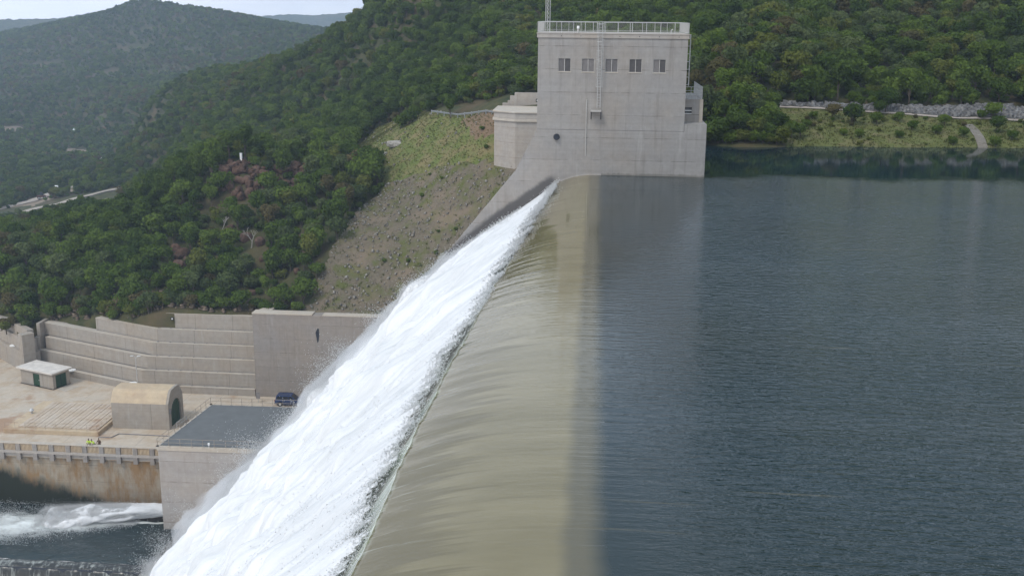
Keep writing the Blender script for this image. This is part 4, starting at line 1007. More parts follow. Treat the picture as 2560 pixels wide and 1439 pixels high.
t.val(b.inputs['Roughness'], t.math('ADD', 0.07, t.math('MULTIPLY', fm, 0.8)))
t.l(t.bump(wv_, 0.7, 0.5), b.inputs['Normal'])
gx = np.arange(-112, -53.9, 0.4); gy = np.arange(119.2, 134.0, 0.3)
A, B = np.meshgrid(gx, gy, indexing='ij')
jz = np.clip(1 - np.abs(B - (129.4 + (A + 60) * 0.16)) / (1.2 + 0.24 * np.clip(-60 - A, 0, 60)), 0, 1)
Zt = ZT + 0.16 * fbm(np.stack([A / 3.0, B / 1.8], -1), 4, 14) + jz * (0.35 + 0.55 * fbm(np.stack([A / 2.2, B / 1.4], -1), 4, 15)) * np.clip((-58 - A) / 6, 0, 1)
Zt -= np.clip((121.0 - B) / 1.8, 0, 1) ** 2 * 0.5
ii = np.arange(A.size).reshape(A.shape)
tail = np_mesh('tailwater', np.stack([A, B, Zt], -1).reshape(-1, 3), np.stack([ii[:-1, :-1], ii[1:, :-1], ii[1:, 1:], ii[:-1, 1:]], -1).reshape(-1, 4), m, smooth=True)
tail['kind'] = 'structure'; tail['label'] = 'dark green tailwater with churned foam below the quay'
# jet from the outlet in the powerhouse side
nl, nr_ = 90, 36; S = np.linspace(0, 1, nl); TH = np.linspace(0, 2 * math.pi, nr_, endpoint=False)
JX = -56.0 - 16.5 * S; JY = 130.4 - 1.6 * S; JZ = -48.55 - 2.0 * S ** 1.9; JR = 0.85 + 1.55 * S
q3 = np.stack([np.repeat(JX, nr_) / 2.4, np.tile(np.cos(TH), nl) * 1.6, np.tile(np.sin(TH), nl) * 1.6], -1)
dsp = fbm(q3, 4, 33, 0.6).reshape(nl, nr_)
RR = JR[:, None] * (1 + (0.30 + 0.60 * S[:, None]) * dsp)
JV = np.stack([np.repeat(JX, nr_).reshape(nl, nr_) + dsp * .2, JY[:, None] + RR * np.cos(TH), JZ[:, None] + RR * np.sin(TH) * (0.85 - 0.25 * S[:, None])], -1)
ii = np.arange(nl * nr_).reshape(nl, nr_); i2 = np.roll(ii, -1, 1)
jet = np_mesh('water_jet', JV.reshape(-1, 3), np.stack([ii[:-1], i2[:-1], i2[1:], ii[1:]], -1).reshape(-1, 4), M['foam'], smooth=True)
tag(jet, 'white jet of water shooting left from the powerhouse side outlet', kind='stuff')
g = np.random.default_rng(8); n = 60000; s_ = g.uniform(0, 1, n) ** 0.7; th = g.uniform(-0.3, math.pi + .3, n)
rr = (0.85 + 1.55 * s_) * (0.92 + g.exponential(0.09, n) * (0.3 + s_))
P_ = np.stack([-56 - 17.5 * s_, 130.4 - 1.6 * s_ + rr * np.cos(th), -48.55 - 2.0 * s_ ** 1.9 + rr * np.sin(th) * .75], -1)
n2_ = 50000; xx = -60 - 34 * g.uniform(0, 1, n2_) ** .8; yy = 129.4 + (xx + 60) * .16 + g.normal(0, 1, n2_) * (0.8 + .14 * (-60 - xx))
P2 = np.stack([xx, np.clip(yy, 121.5, 133.2), ZT + .2 + g.exponential(.16, n2_)], -1)
flakes('spray', np.concatenate([P_, P2]), np.r_[g.uniform(.012, .04, n), g.uniform(.015, .05, n2_)], M['spray'], 6, 'white spray tossed up round the outlet jet below the quay', elong=(-0.8, 0, -.1))
wr = thing('weir', 'low dark weir with thin threads of falling water at the bottom left', 'weir', (-75, 119.2, -57))
part(MB().box(-112, -54.2, 117.8, 119.2, -62, -51.0), 'sill', M['dark'], wr)
m, nt, b = new_mat('weir_fall'); t = NT(nt); p = t.pos()
th_ = t.noise(t.map(p, (2.2, 1, 0.10)), 1.0, 5.0, 0.7); pa = t.noise(t.map(p, (0.12, 1, 0.05)), 1.0, 2.0)
t.l(t.mix(t.ramp(t.math('ADD', th_, t.math('MULTIPLY', t.math('SUBTRACT', pa, .5), .6)), 0.50, 0.68), (0.022, 0.022, 0.018), (0.30, 0.31, 0.28)), b.inputs['Base Color']); b.inputs['Roughness'].default_value = 0.3
fallx = np.arange(-112, -53.9, 0.35); prof_w = [(119.25, -50.70), (118.7, -50.74), (118.1, -50.86), (117.72, -51.2), (117.5, -51.9), (117.35, -53.5), (117.25, -60)]
vv, f4 = [], []
for i, x_ in enumerate(fallx):
    wob_ = 0.10 * math.sin(x_ * 2.1) + 0.08 * math.sin(x_ * 5.3 + 1)
    vv += [(x_, y_ + (wob_ if j_ > 2 else 0), z_) for j_, (y_, z_) in enumerate(prof_w)]
k_ = len(prof_w)
for i in range(len(fallx) - 1):
    for j_ in range(k_ - 1): f4.append((i * k_ + j_, i * k_ + j_ + 1, (i + 1) * k_ + j_ + 1, (i + 1) * k_ + j_))
hang(np_mesh('falling_water', vv, f4, m, smooth=True), wr)

# ------------------------------------------------------------------ vehicles
def wheel(parent, x, y, r, wd, name='wheel'):
    wv = MB().bar((x, y - wd / 2, r), (x, y + wd / 2, r), r, 16).build(name, M['black'], parent)
    MB().bar((x, y - wd / 2 - .01, r), (x, y + wd / 2 + .01, r), r * .58, 12).build('rim', M['galv'], wv)
    return wv
def frustum(mb, x0, x1, hy, z0, x2, x3, hy2, z1):
    return mb.add([(x0, -hy, z0), (x1, -hy, z0), (x1, hy, z0), (x0, hy, z0), (x2, -hy2, z1), (x3, -hy2, z1), (x3, hy2, z1), (x2, hy2, z1)],
                  [(3, 2, 1, 0), (4, 5, 6, 7), (0, 1, 5, 4), (1, 2, 6, 5), (2, 3, 7, 6), (3, 0, 4, 7)])
car = thing('parked_car', 'dark blue estate sport utility car parked behind the powerhouse roof', 'car', (-45.75, 153.9, ZY), math.radians(1.5), None)
mb = MB()
side = [(-2.28, .42), (-2.30, .78), (-2.22, 1.02), (0.78, 1.04), (1.95, .98), (2.22, .86), (2.28, .62), (2.24, .38), (1.85, .34), (1.72, .62), (1.50, .74), (1.28, .72), (1.08, .58), (.98, .33), (-1.0, .33), (-1.12, .6), (-1.34, .74), (-1.56, .73), (-1.76, .6), (-1.86, .36)]
mb.prism(side, -.92, .92, 'y')
bd = mb.build('body', M['carblue'], car, bevel=0.05)
mb = MB(); frustum(mb, -2.20, 0.98, .88, 1.02, -2.02, 0.22, .72, 1.72)
cb2 = mb.build('cabin', M['carblue'], car, bevel=0.05)
for s_ in (-1, 1):
    for (xa, xb, xc, xd) in ((-1.98, -1.18, -1.88, -1.18), (-1.08, -.22, -1.08, -.22), (-.12, .72, -.12, .24)):
        ya, yb_ = s_ * .876, s_ * .755
        MB().add([(xa, ya + s_ * .012, 1.10), (xb, ya + s_ * .012, 1.10), (xd, yb_ + s_ * .012, 1.60), (xc, yb_ + s_ * .012, 1.60)], [(0, 1, 2, 3)]).build('window', M['glass'], cb2)
MB().add([(0.90, -.80, 1.08), (0.90, .80, 1.08), (.30, .68, 1.66), (.30, -.68, 1.66)], [(0, 1, 2, 3)]).build('windscreen', M['glass'], cb2, loc=(0.03, 0, 0.01))
for s_ in (-1, 1):
    MB().bar((-1.85, s_ * .62, 1.78), (.05, s_ * .62, 1.78), .025, 6).build('roof_rail', M['black'], car)
    MB().box(2.10, 2.27, s_ * .76 - .16, s_ * .76 + .16, .70, .86).build('headlight', M['lampglass'], car, bevel=.02)
    MB().box(-2.325, -2.24, s_ * .80 - .10, s_ * .80 + .10, .80, 1.02).build('tail_light', M['redlens'], car, bevel=.02)
    MB().box(.60, .78, s_ * .98 - .09, s_ * .98 + .09, 1.06, 1.20).build('mirror', M['carblue'], car, bevel=.02)
    for x_ in (-1.46, 1.38): wheel(car, x_, s_ * .80, .36, .24)
    for x_ in (-.98, .02): MB().box(x_, x_ + .18, s_ * .93 - .015, s_ * .93 + .015, .90, .94).build('door_handle', M['black'], bd)
MB().box(2.22, 2.34, -.86, .86, .36, .56).build('bumper', M['black'], car, bevel=.03); MB().box(-2.36, -2.24, -.86, .86, .40, .60).build('bumper', M['black'], car, bevel=.03)

zq = gz1(-250, 486)
trk = thing('truck', 'small white cabbed flatbed truck standing on the dusty valley road', 'truck', (-250, 486.0, zq + .1), math.radians(200))
MB().box(-3.4, 3.3, -.45, .45, .55, .80).build('chassis', M['black'], trk)
mb = MB(); frustum(mb, 1.7, 3.4, 1.1, .7, 1.7, 3.1, 1.0, 2.6); cbk = mb.build('cab', M['white'], trk, bevel=.05)
MB().add([(3.33, -.95, 1.6), (3.33, .95, 1.6), (3.16, .9, 2.4), (3.16, -.9, 2.4)], [(0, 1, 2, 3)]).build('windscreen', M['glass'], cbk)
for s_ in (-1, 1): MB().add([(1.95, s_ * 1.075, 1.6), (2.9, s_ * 1.075, 1.6), (2.8, s_ * 1.035, 2.35), (1.95, s_ * 1.035, 2.35)], [(0, 1, 2, 3)]).build('window', M['glass'], cbk)
MB().box(-3.5, 1.5, -1.15, 1.15, .85, 1.05).box(-3.5, 1.5, -1.15, -1.05, 1.05, 1.35).box(-3.5, 1.5, 1.05, 1.15, 1.05, 1.35).build('flatbed', M['brown'], trk)
for x_ in (-2.3, 2.3):
    for s_ in (-1, 1): wheel(trk, x_, s_ * .95, .48, .3)
zq = gz1(-252, 471)
mac = thing('loader', 'small dark rusty loader parked on the dirt strip left of the white truck', 'loader', (-252, 471, zq + .05), math.radians(30))
MB().box(-2.2, 1.4, -.7, .7, .8, 1.7).build('body', M['rustred'], mac, bevel=.08)
mb = MB(); frustum(mb, -.9, .6, .62, 1.7, -.8, .4, .55, 3.0); mb.build('cab', M['dark'], mac, bevel=.05)
MB().prism([(1.9, .2), (2.7, .2), (2.9, 1.0), (2.3, 1.1)], -1.1, 1.1, 'y').bar((1.2, -.5, 1.3), (2.3, -.5, .9), .1, 6).bar((1.2, .5, 1.3), (2.3, .5, .9), .1, 6).build('bucket_arm', M['rustred'], mac)
for x_ in (-1.5, .9):
    for s_ in (-1, 1): wheel(mac, x_, s_ * .9, .62, .4)
zq = gz1(-240.2, 473.6)
tag(MB().bar((-240.2, 473.6, zq), (-240.2, 473.6, zq + 6), .10, 6).bar((-240.9, 473.6, zq + 5.7), (-239.5, 473.6, zq + 5.7), .05, 5).build('utility_pole', M['bark']), 'thin wooden pole with cross arm beside the dusty valley road', 'pole')

def house(name, label, cat, x, y, L, Wd, H, rot, roofm, wallm):
    z = gz1(x, y); hs_ = thing(name, label, cat, (x, y, z), rot)
    MB().box(-L / 2, L / 2, -Wd / 2, Wd / 2, -.5, H).prism([(-Wd / 2, H), (Wd / 2, H), (0, H + Wd * .16)], -L / 2, L / 2, 'x').build('wall', wallm, hs_)
    e = .35; hr = Wd * .16
    for s_ in (-1, 1):
        MB().add([(-L / 2 - e, 0, H + hr + .12), (L / 2 + e, 0, H + hr + .12), (L / 2 + e, s_ * (Wd / 2 + e), H - .06), (-L / 2 - e, s_ * (Wd / 2 + e), H - .06),
                  (-L / 2 - e, 0, H + hr + .02), (L / 2 + e, 0, H + hr + .02), (L / 2 + e, s_ * (Wd / 2 + e), H - .16), (-L / 2 - e, s_ * (Wd / 2 + e), H - .16)],
                 [(0, 1, 2, 3), (7, 6, 5, 4), (0, 4, 5, 1), (1, 5, 6, 2), (2, 6, 7, 3), (3, 7, 4, 0)]).build('roof', roofm, hs_)
    for k in (-1, 1): MB().box(k * L * .28 - .6, k * L * .28 + .6, -Wd / 2 - .04, -Wd / 2 - .003, 1.0, 2.1).build('window', M['glass'], hs_)
    MB().box(-.45, .45, -Wd / 2 - .04, -Wd / 2 - .003, 0, 2.05).build('door', M['dark'], hs_)
house('house', 'long low house with a pale metal roof among trees in the far valley', 'house', -400, 814, 8.6, 5, 2.6, .15, plain('pale_metal_roof', (.62, .64, .64), .5, .1), M['conc_tier'])
house('shed', 'tiny pale shed in the trees just right of the long low house', 'shed', -377, 790, 3, 2.5, 2.2, .3, M['white'], M['conc_tier'])
house('shed', 'small white shed at the top of a bare patch above the valley road', 'shed', -299, 637, 3.2, 2.6, 2.3, -.3, M['white'], M['white'])

# white survey pillar on the knoll
zq = gz1(-68.9, 205.4)
sp_ = thing('survey_pillar', 'white survey pillar on a pale footing on top of the rocky knoll', 'pillar', (-68.9, 205.4, zq))
MB().box(-.55, .55, -.5, .5, -.4, .35).build('footing', M['conc_light'], sp_, bevel=.04)
MB().box(-.20, .20, -.20, .20, .35, 1.75).build('shaft', M['white'], sp_, bevel=.03)
MB().box(-.24, .24, -.24, .24, 1.75, 1.82).build('cap', M['white'], sp_, bevel=.02)

# ------------------------------------------------------------------ people leaning on the balustrade
def skin_mesh(name, chain, radii, edges, mat, parent, sub=2):
    me = bpy.data.meshes.new(name); me.from_pydata(chain, edges, []); o = bpy.data.objects.new(name, me); COL.objects.link(o)
    sk = o.modifiers.new('skin', 'SKIN'); sk.use_smooth_shade = True
    for i, r_ in enumerate(radii):
        v_ = me.skin_vertices[0].data[i]; v_.radius = r_ if isinstance(r_, tuple) else (r_, r_); v_.use_root = (i == 0)
    ss = o.modifiers.new('sub', 'SUBSURF'); ss.levels = ss.render_levels = sub
    me.materials.append(mat); o.parent = parent
    return o
def person(label, loc, rot, coat, lean=0.25, arms='rail', hat=None):
    pr = thing('person', label, 'person', loc, rot, 'people at the balustrade')
    L = lean
    J = [(0, 0, .92), (0, -L * .45, 1.18), (0, -L, 1.40), (0, -L * 1.1, 1.50), (0, -L * 1.25, 1.60), (0, -L * 1.2, 1.72)]
    Rr = [(.15, .11), (.145, .105), (.13, .09), .052, .085, .075]; E = [(0, 1), (1, 2), (2, 3), (3, 4), (4, 5)]
    for s_ in (-1, 1):
        b0 = len(J)
        J += [(s_ * .09, 0, .86), (s_ * .10, -.02, .48), (s_ * .10, .03, .07), (s_ * .11, -.13, .03)]; Rr += [.095, .065, .045, .040]; E += [(0, b0), (b0, b0 + 1), (b0 + 1, b0 + 2), (b0 + 2, b0 + 3)]
        b0 = len(J)
        J += [(s_ * .19, -L, 1.38), (s_ * .26, -L - .10, 1.12), (s_ * .16, -L - .30, .98), (s_ * .13, -L - .38, .97)]; Rr += [.058, .045, .036, .030]; E += [(2, b0), (b0, b0 + 1), (b0 + 1, b0 + 2), (b0 + 2, b0 + 3)]
    skin_mesh('body', J, Rr, E, M['skin'], pr)
    # jacket with sleeves, trousers, hair, face
    skin_mesh('jacket', [(0, -.01, .90), J[1], J[2], (-.20, -L, 1.38), (-.265, -L - .10, 1.12), (.20, -L, 1.38), (.265, -L - .10, 1.12)], [(.175, .13), (.17, .125), (.15, .105), .072, .058, .072, .058], [(0, 1), (1, 2), (2, 3), (3, 4), (2, 5), (5, 6)], coat, pr)
    skin_mesh('trousers', [(0, 0, .92), (-.09, 0, .84), (-.10, -.02, .48), (-.10, .03, .10), (.09, 0, .84), (.10, -.02, .48), (.10, .03, .10)], [(.165, .125), .11, .08, .06, .11, .08, .06], [(0, 1), (1, 2), (2, 3), (0, 4), (4, 5), (5, 6)], M['cloth'], pr)
    skin_mesh('hair', [(0, -L * 1.18, 1.67), (0, -L * 1.12, 1.735), (0, -L * 1.05, 1.70)], [.088, .086, .07], [(0, 1), (1, 2)], M['white'] if hat else M['hair'], pr)
    hx = -L * 1.25
    for s_ in (-1, 1): MB().box(s_ * .034 - .012, s_ * .034 + .012, hx - .092, hx - .080, 1.625, 1.640).build('eye', M['black'], pr)
    MB().prism([(hx - .08, 1.625), (hx - .112, 1.585), (hx - .08, 1.578)], -.013, .013, 'x').build('nose', M['skin'], pr)
    return pr
person('person in yellow-green vest leaning on the balustrade, left of the three', (-68.25, 133.72, ZY), 0.3, M['hivis'], .30)
person('person in yellow-green vest bending low over the balustrade, middle of the three', (-67.55, 133.72, ZY), -0.2, M['hivis'], .42)
person('person in brown clothes standing upright at the balustrade, right of the three', (-66.85, 133.80, ZY), 0.1, M['brown'], .12)

M['conc_quay_plain'] = concrete('weathered_ramp', (0.20, 0.18, 0.15), lift=0, streak=0.0)
# ------------------------------------------------------------------ roads, ramp, gabion wall
def ribbon(name, pts, width, mat, label, lift=0.12, step=3.0):
    P = [Vector((a, b_)) for a, b_ in pts]; D_ = []
    for a, b_ in zip(P, P[1:]):
        n = max(1, int((b_ - a).length / step))
        for k in range(n): D_.append(a.lerp(b_, k / n))
    D_.append(P[-1]); vs, fs = [], []
    for i, p_ in enumerate(D_):
        tv = (D_[min(i + 1, len(D_) - 1)] - D_[max(i - 1, 0)]).normalized(); nv = Vector((-tv.y, tv.x))
        for k in (-2, -1, 0, 1, 2):
            q_ = p_ + nv * width * k / 4; vs.append((q_.x, q_.y, gz1(q_.x, q_.y)))
        mid_z = max(v_[2] for v_ in vs[-5:])
        for k in range(5): v_ = vs[-5 + k]; vs[-5 + k] = (v_[0], v_[1], max(v_[2], mid_z - .5) + lift)
        if i:
            for k in range(4): a = (i - 1) * 5 + k; fs.append((a, a + 1, a + 6, a + 5))
    return np_mesh(name, vs, fs, mat, smooth=True)
struct(ribbon('road', VALLEY_ROAD, 5.0, M['tarmac'], '', .35), 'dusty road curving through the valley bottom left of the knoll')
struct(ribbon('road', [(-262, 440), (-259.4, 462), (-253.2, 474.7), (-250.0, 485), (-243.6, 489), (-238.4, 496), (-230, 510)], 6.5, M['tarmac'], '', .3), 'second dusty road with parked machines farther down the valley')
struct(ribbon('path', [(24.8, 167.8), (30.2, 165.8), (35.8, 164.6), (41.3, 163.4), (46.9, 162.6), (52.4, 162.3), (57.0, 162.2), (61.2, 161.5), (76, 160.5)], 0.9, M['tarmac'], '', .15, 2), 'narrow pale track at the foot of the stone riprap')
cr1 = ribbon('concrete_ramp', [(52.6, 159.4), (52.8, 157), (52.7, 154.5), (52.2, 151.3), (52.0, 150.4)], 1.3, M['conc_quay_plain'], '', .10, 1.0)
tag(cr1, 'narrow grey concrete ramp running down the grass bank into the reservoir', 'ramp')
gw = thing('gabion_wall', 'long dark stone gabion wall holding up the valley road', 'retaining wall', (-215, 432, gz1(-215, 432)))
mb = MB(); gpts = [(-221, 425), (-218, 431), (-213, 438.5), (-208, 444), (-201, 447.5), (-190, 451)]
for i, (a, b_) in enumerate(zip(gpts, gpts[1:])):
    for k in range(4):
        p_ = Vector(a).lerp(Vector(b_), k / 4); q_ = Vector(a).lerp(Vector(b_), (k + 1) / 4); zt_ = gz1(*p_) + .2
        mb.band([p_, q_], zt_ - 3.4, zt_ - .25 * (k % 2) , 1.0)
part(mb, 'wall', M['gabion'], gw)

# ------------------------------------------------------------------ rocks
def rock_mesh(seed, sub=2, squash=(1, 1, .75)):
    bm = bmesh.new(); bmesh.ops.create_icosphere(bm, subdivisions=sub, radius=1.0)
    P = np.array([v_.co[:] for v_ in bm.verts]); d = 0.28 * fbm(P * 1.1, 3, seed) + .10 * fbm(P * 3.2, 2, seed + 5)
    lv_ = np.sign(P) * np.abs(P) ** .75
    P = lv_ * (1 + d[:, None] * 1.3) * np.array(squash)
    for v_, p_ in zip(bm.verts, P): v_.co = p_
    me = bpy.data.meshes.new('rock'); bm.to_mesh(me); bm.free(); return me
def rockmat(name, a, b_):
    m, nt, bs = new_mat(name); t = NT(nt); p = t.pos(); n1 = t.noise(p, 1.6, 6.0, .7); n2 = t.noise(p, .5, 3.0)
    c = t.mix(t.ramp(n1, .32, .68), a, b_); c = t.mix(t.math('MULTIPLY', t.ramp(n2, .55, .7), .5), c, tuple(x_ * .45 for x_ in a))
    t.l(c, bs.inputs['Base Color']); bs.inputs['Roughness'].default_value = .95; bs.inputs['Specular IOR Level'].default_value = .15
    t.l(t.bump(n1, .8, .08), bs.inputs['Normal']); return m
M['redrock'] = rockmat('red_rock', (.070, .044, .033), (.165, .100, .070)); M['grey_rock'] = rockmat('pale_rock', (.19, .17, .145), (.44, .41, .36))
M['earthrock'] = rockmat('earth_rock', (.13, .09, .06), (.30, .24, .18)); M['riprap'] = rockmat('riprap_rock', (.10, .098, .095), (.33, .32, .31))
rocks = [rock_mesh(40 + k, 2, (1, .8, .85 - .1 * (k % 3))) for k in range(5)]
for me in rocks: me.materials.append(M['redrock']); me.polygons.foreach_set('use_smooth', [False] * len(me.polygons))
KN = [(-71.6, 203.0, 1.5), (-70.1, 204.2, 1.2), (-67.3, 199.2, 1.4), (-69.0, 198.3, 1.1), (-67.1, 196.0, 1.3), (-64.4, 196.0, 1.2), (-63.9, 198.3, 1.0), (-61.6, 206.4, 1.6), (-59.1, 208.8, 1.4), (-56.8, 207.8, 1.7), (-57.0, 204.0, 1.2), (-61.0, 201.6, 1.0),
      (-73.0, 182.7, 1.5), (-71.1, 180.5, 1.2), (-71.8, 178.4, 1.6), (-75.0, 185.3, 1.0), (-82.5, 193.7, 1.1), (-76.9, 196.9, .9), (-61.9, 184.8, 1.3), (-58.8, 183.1, 1.2), (-56.7, 178.4, 1.0), (-65.8, 187.9, 1.2), (-57.3, 199.2, 1.1), (-63.5, 202.1, 1.5), (-65.3, 203.0, 1.3), (-58.8, 200.7, 1.0), (-68.0, 202.0, 1.3), (-66.0, 199.5, 1.5),
      (-48.6, 170, .8), (-56, 168, .9), (-72.5, 166, .8), (-79, 169, 1.0), (-83, 169.5, .7)]
LM = {'white pillar': (-68.9, 205.4), 'basin wing': (-49, 166), 'terrace top': (-60, 160), 'guard rail': (-31.5, 206), 'abutment block': (-15, 180),
      'concrete ramp': (52.6, 155), 'riprap end': (25, 168.5), 'intake tower': (9, 131), 'valley truck': (-250, 486), 'gabion wall': (-215, 432), 'hut': (-88, 160)}
used_labels = set()
def where(x, y, head, size=None):
    """label that places a thing by the nearest landmarks, in metres"""
    cand = sorted(LM.items(), key=lambda kv: (kv[1][0] - x) ** 2 + (kv[1][1] - y) ** 2)
    heads = [head] + ([f"{'large' if size > 1.0 else ('small' if size < .8 else 'medium')} {head}"] if size else [])
    for h_ in heads:
        for nm, (lx, ly) in cand[:5]:
            dx, dy_ = x - lx, y - ly; sx, sy = 'right' if dx > 0 else 'left', 'behind' if dy_ > 0 else 'in front of'
            far_ = ''
            key = (h_, far_, sx, sy, nm, abs(dx) > abs(dy_))
            if key in used_labels: continue
            used_labels.add(key)
            s_ = f"{h_} {abs(dx):.0f} m {sx}, {abs(dy_):.0f} m {sy} the {nm}" if key[-1] else f"{h_} {abs(dy_):.0f} m {sy}, {abs(dx):.0f} m {sx} of {nm}"
            return s_
    return f"{head} {abs(dx):.0f} m {sx} and {abs(dy_):.0f} m {sy} the {nm}"
for i, (x_, y_, r_) in enumerate(KN):
    o = bpy.data.objects.new('boulder', rocks[i % 5]); COL.objects.link(o); sc_ = r_ * random.uniform(.65, 1.0)
    o.location = (x_, y_, gz1(x_, y_) + .25 * r_); o.scale = (sc_ * random.uniform(.9, 1.4), sc_, sc_ * random.uniform(.8, 1.25)); o.rotation_euler = (random.uniform(-.3, .3), random.uniform(-.3, .3), random.uniform(0, 6.3))
    tag(o, where(x_, y_, 'red boulder'), 'boulder', 'red boulders on the knoll')
wr_ = rock_mesh(77, 3, (1.3, .8, .6)); wr_.materials.append(M['grey_rock'])
for x_, y_, s_, lb in ((-38.0, 203.2, 1.2, 'large whitish boulder on the grass slope, right one of the pair'), (-40.1, 202.4, .8, 'smaller whitish boulder on the grass slope, left one of the pair')):
    o = bpy.data.objects.new('boulder', wr_); COL.objects.link(o); o.location = (x_, y_, gz1(x_, y_) + .2); o.scale = (s_, s_, s_); o.rotation_euler.z = x_; tag(o, lb, 'boulder', 'whitish boulders on the grass')
def stone_field(name, poly, n, smin, smax, mat, label, seed, lift=0.0):
    g = np.random.default_rng(seed); P = np.array(poly); lo, hi = P.min(0), P.max(0)
    xy = g.uniform(lo, hi, (n * 6, 2)); xy = xy[in_poly(xy[:, 0], xy[:, 1], poly)][:n]; n = len(xy)
    z = ground_z(xy[:, 0], xy[:, 1]); s_ = smin + (smax - smin) * g.uniform(0, 1, n) ** 3
    base = np.array([(1, 0, 0), (0, 1, 0), (-1, 0, 0), (0, -1, 0), (.5, .5, .8), (-.5, .5, .7), (-.5, -.5, .85), (.5, -.5, .75), (0, 0, -.6)])
    q = base[None] * g.uniform(.65, 1.35, (n, 9, 3)); a = g.uniform(0, 6.28, n); ca, sa = np.cos(a)[:, None], np.sin(a)[:, None]
    R2 = np.stack([q[..., 0] * ca - q[..., 1] * sa, q[..., 0] * sa + q[..., 1] * ca, q[..., 2]], -1) * s_[:, None, None]
    V_ = (R2 + np.stack([xy[:, 0], xy[:, 1], z + s_ * .25 + lift], -1)[:, None]).reshape(-1, 3)
    f_ = np.array([(0, 1, 5), (0, 5, 4), (1, 2, 6), (1, 6, 5), (2, 3, 7), (2, 7, 6), (3, 0, 4), (3, 4, 7), (4, 5, 6), (4, 6, 7), (0, 8, 1), (1, 8, 2), (2, 8, 3), (3, 8, 0)])
    F_ = (f_[None] + (np.arange(n) * 9)[:, None, None]).reshape(-1, 3)
    return tag(np_mesh(name, V_, F_, mat), label, kind='stuff')
stone_field('scree_stones', SCREE, 2300, .05, .34, M['grey_rock'], 'loose grey stones scattered over the brown scree slope', 5)
stone_field('scree_stones', GRASS, 160, .08, .35, M['grey_rock'], 'a few pale stones on the grass slope', 6)
stone_field('hill_stones', [(-53, 161.2), (-68.5, 161.3), (-81.6, 166.4), (-93, 171.2), (-93, 176), (-80, 172), (-66, 167), (-53, 166)], 420, .08, .75, M['earthrock'], 'tan stones lying on the slope just above the terrace wall', 9)
stone_field('knoll_rocks', [(-74, 197), (-73, 205), (-64, 207), (-55, 211), (-53, 204), (-58, 198), (-66, 194.5)], 190, .25, 1.25, M['redrock'], 'broken red rock between the boulders on the knoll top', 10)
stone_field('riprap', RIPRAP, 4600, .16, .52, M['riprap'], 'band of broken grey riprap stones above the grassy shore', 7, .1)
# grass tufts
def tufts(name, polys, n, hmin, hmax, cols, label, seed):
    g = np.random.default_rng(seed); A_ = []
    for poly in polys:
        P = np.array(poly); lo, hi = P.min(0), P.max(0); xy = g.uniform(lo, hi, (n * 5, 2)); A_.append(xy[in_poly(xy[:, 0], xy[:, 1], poly)][:n])
    xy = np.concatenate(A_); z = ground_z(xy[:, 0], xy[:, 1]); k = len(xy); B_ = 6
    ang = g.uniform(0, 6.28, (k, B_)); h_ = g.uniform(hmin, hmax, (k, B_)) * (0.6 + .8 * (vnoise(xy / 4.0, 3)[:, None] * .5 + .5)); rad = g.uniform(.05, .25, (k, B_))
    bx_ = xy[:, None, 0] + np.cos(ang) * rad; by_ = xy[:, None, 1] + np.sin(ang) * rad; tx_ = bx_ + np.cos(ang) * h_ * .5; ty_ = by_ + np.sin(ang) * h_ * .5
    wx_, wy_ = -np.sin(ang) * .06, np.cos(ang) * .06; zz = np.repeat(z[:, None], B_, 1)
    V_ = np.stack([np.stack([bx_ + wx_, by_ + wy_, zz - .05], -1), np.stack([bx_ - wx_, by_ - wy_, zz - .05], -1), np.stack([tx_, ty_, zz + h_], -1)], 2).reshape(-1, 3)
    F_ = np.arange(len(V_)).reshape(-1, 3)
    return tag(np_mesh(name, V_, F_, cols), label, kind='stuff')
def leafmat(name, cols, brown=0.0):
    """cols: darker to lighter greens; each plant takes its own mix, each leaf clump a little more"""
    m, nt, b = new_mat(name); t = NT(nt); oi = t.n("ShaderNodeObjectInfo"); p = t.pos()
    n1 = t.noise(p, .9, 3.0, .6); rnd = oi.outputs['Random']
    f = t.math('ADD', t.math('MULTIPLY', rnd, .75), t.math('MULTIPLY', t.math('SUBTRACT', n1, .35), .9), None, True)
    c = t.mix(t.ramp(f, .25, .85), cols[0], cols[1])
    n2 = t.noise(p, 5.0, 2.0); c = t.mix(t.ramp(n2, .35, .7), t.mix(1.0, c, (.72, .75, .72), 'MULTIPLY'), c)
    t.l(c, b.inputs['Base Color']); b.inputs['Roughness'].default_value = .9; b.inputs['Specular IOR Level'].default_value = .03
    tl = t.n('ShaderNodeBsdfTranslucent'); t.l(c, tl.inputs['Color']); ms = t.n('ShaderNodeMixShader'); ms.inputs[0].default_value = .28
    t.l(b.outputs[0], ms.inputs[1]); t.l(tl.outputs[0], ms.inputs[2]); t.l(ms.outputs[0], nt.nodes['Material Output'].inputs['Surface'])
    return m
LEAF = [leafmat('dark_green_leaves', ((.056, .092, .019), (.102, .148, .028))), leafmat('green_leaves', ((.084, .130, .021), (.146, .202, .036))),
        leafmat('olive_leaves', ((.116, .138, .027), (.188, .200, .046))), leafmat('grey_green_leaves', ((.082, .114, .040), (.142, .174, .064))), leafmat('brownish_leaves', ((.108, .096, .038), (.164, .134, .058)))]
tufts('grass', [GRASS, BANK], 5200, .06, .22, leafmat('dry_grass', ((.085, .10, .028), (.17, .165, .06))), 'rough grass tufts on the slope and the shore bank', 11)
tufts('scree_grass', [SCREE], 700, .15, .45, leafmat('scree_grass_blades', ((.075, .10, .025), (.13, .15, .045))), 'thin grass growing between the scree stones', 12)

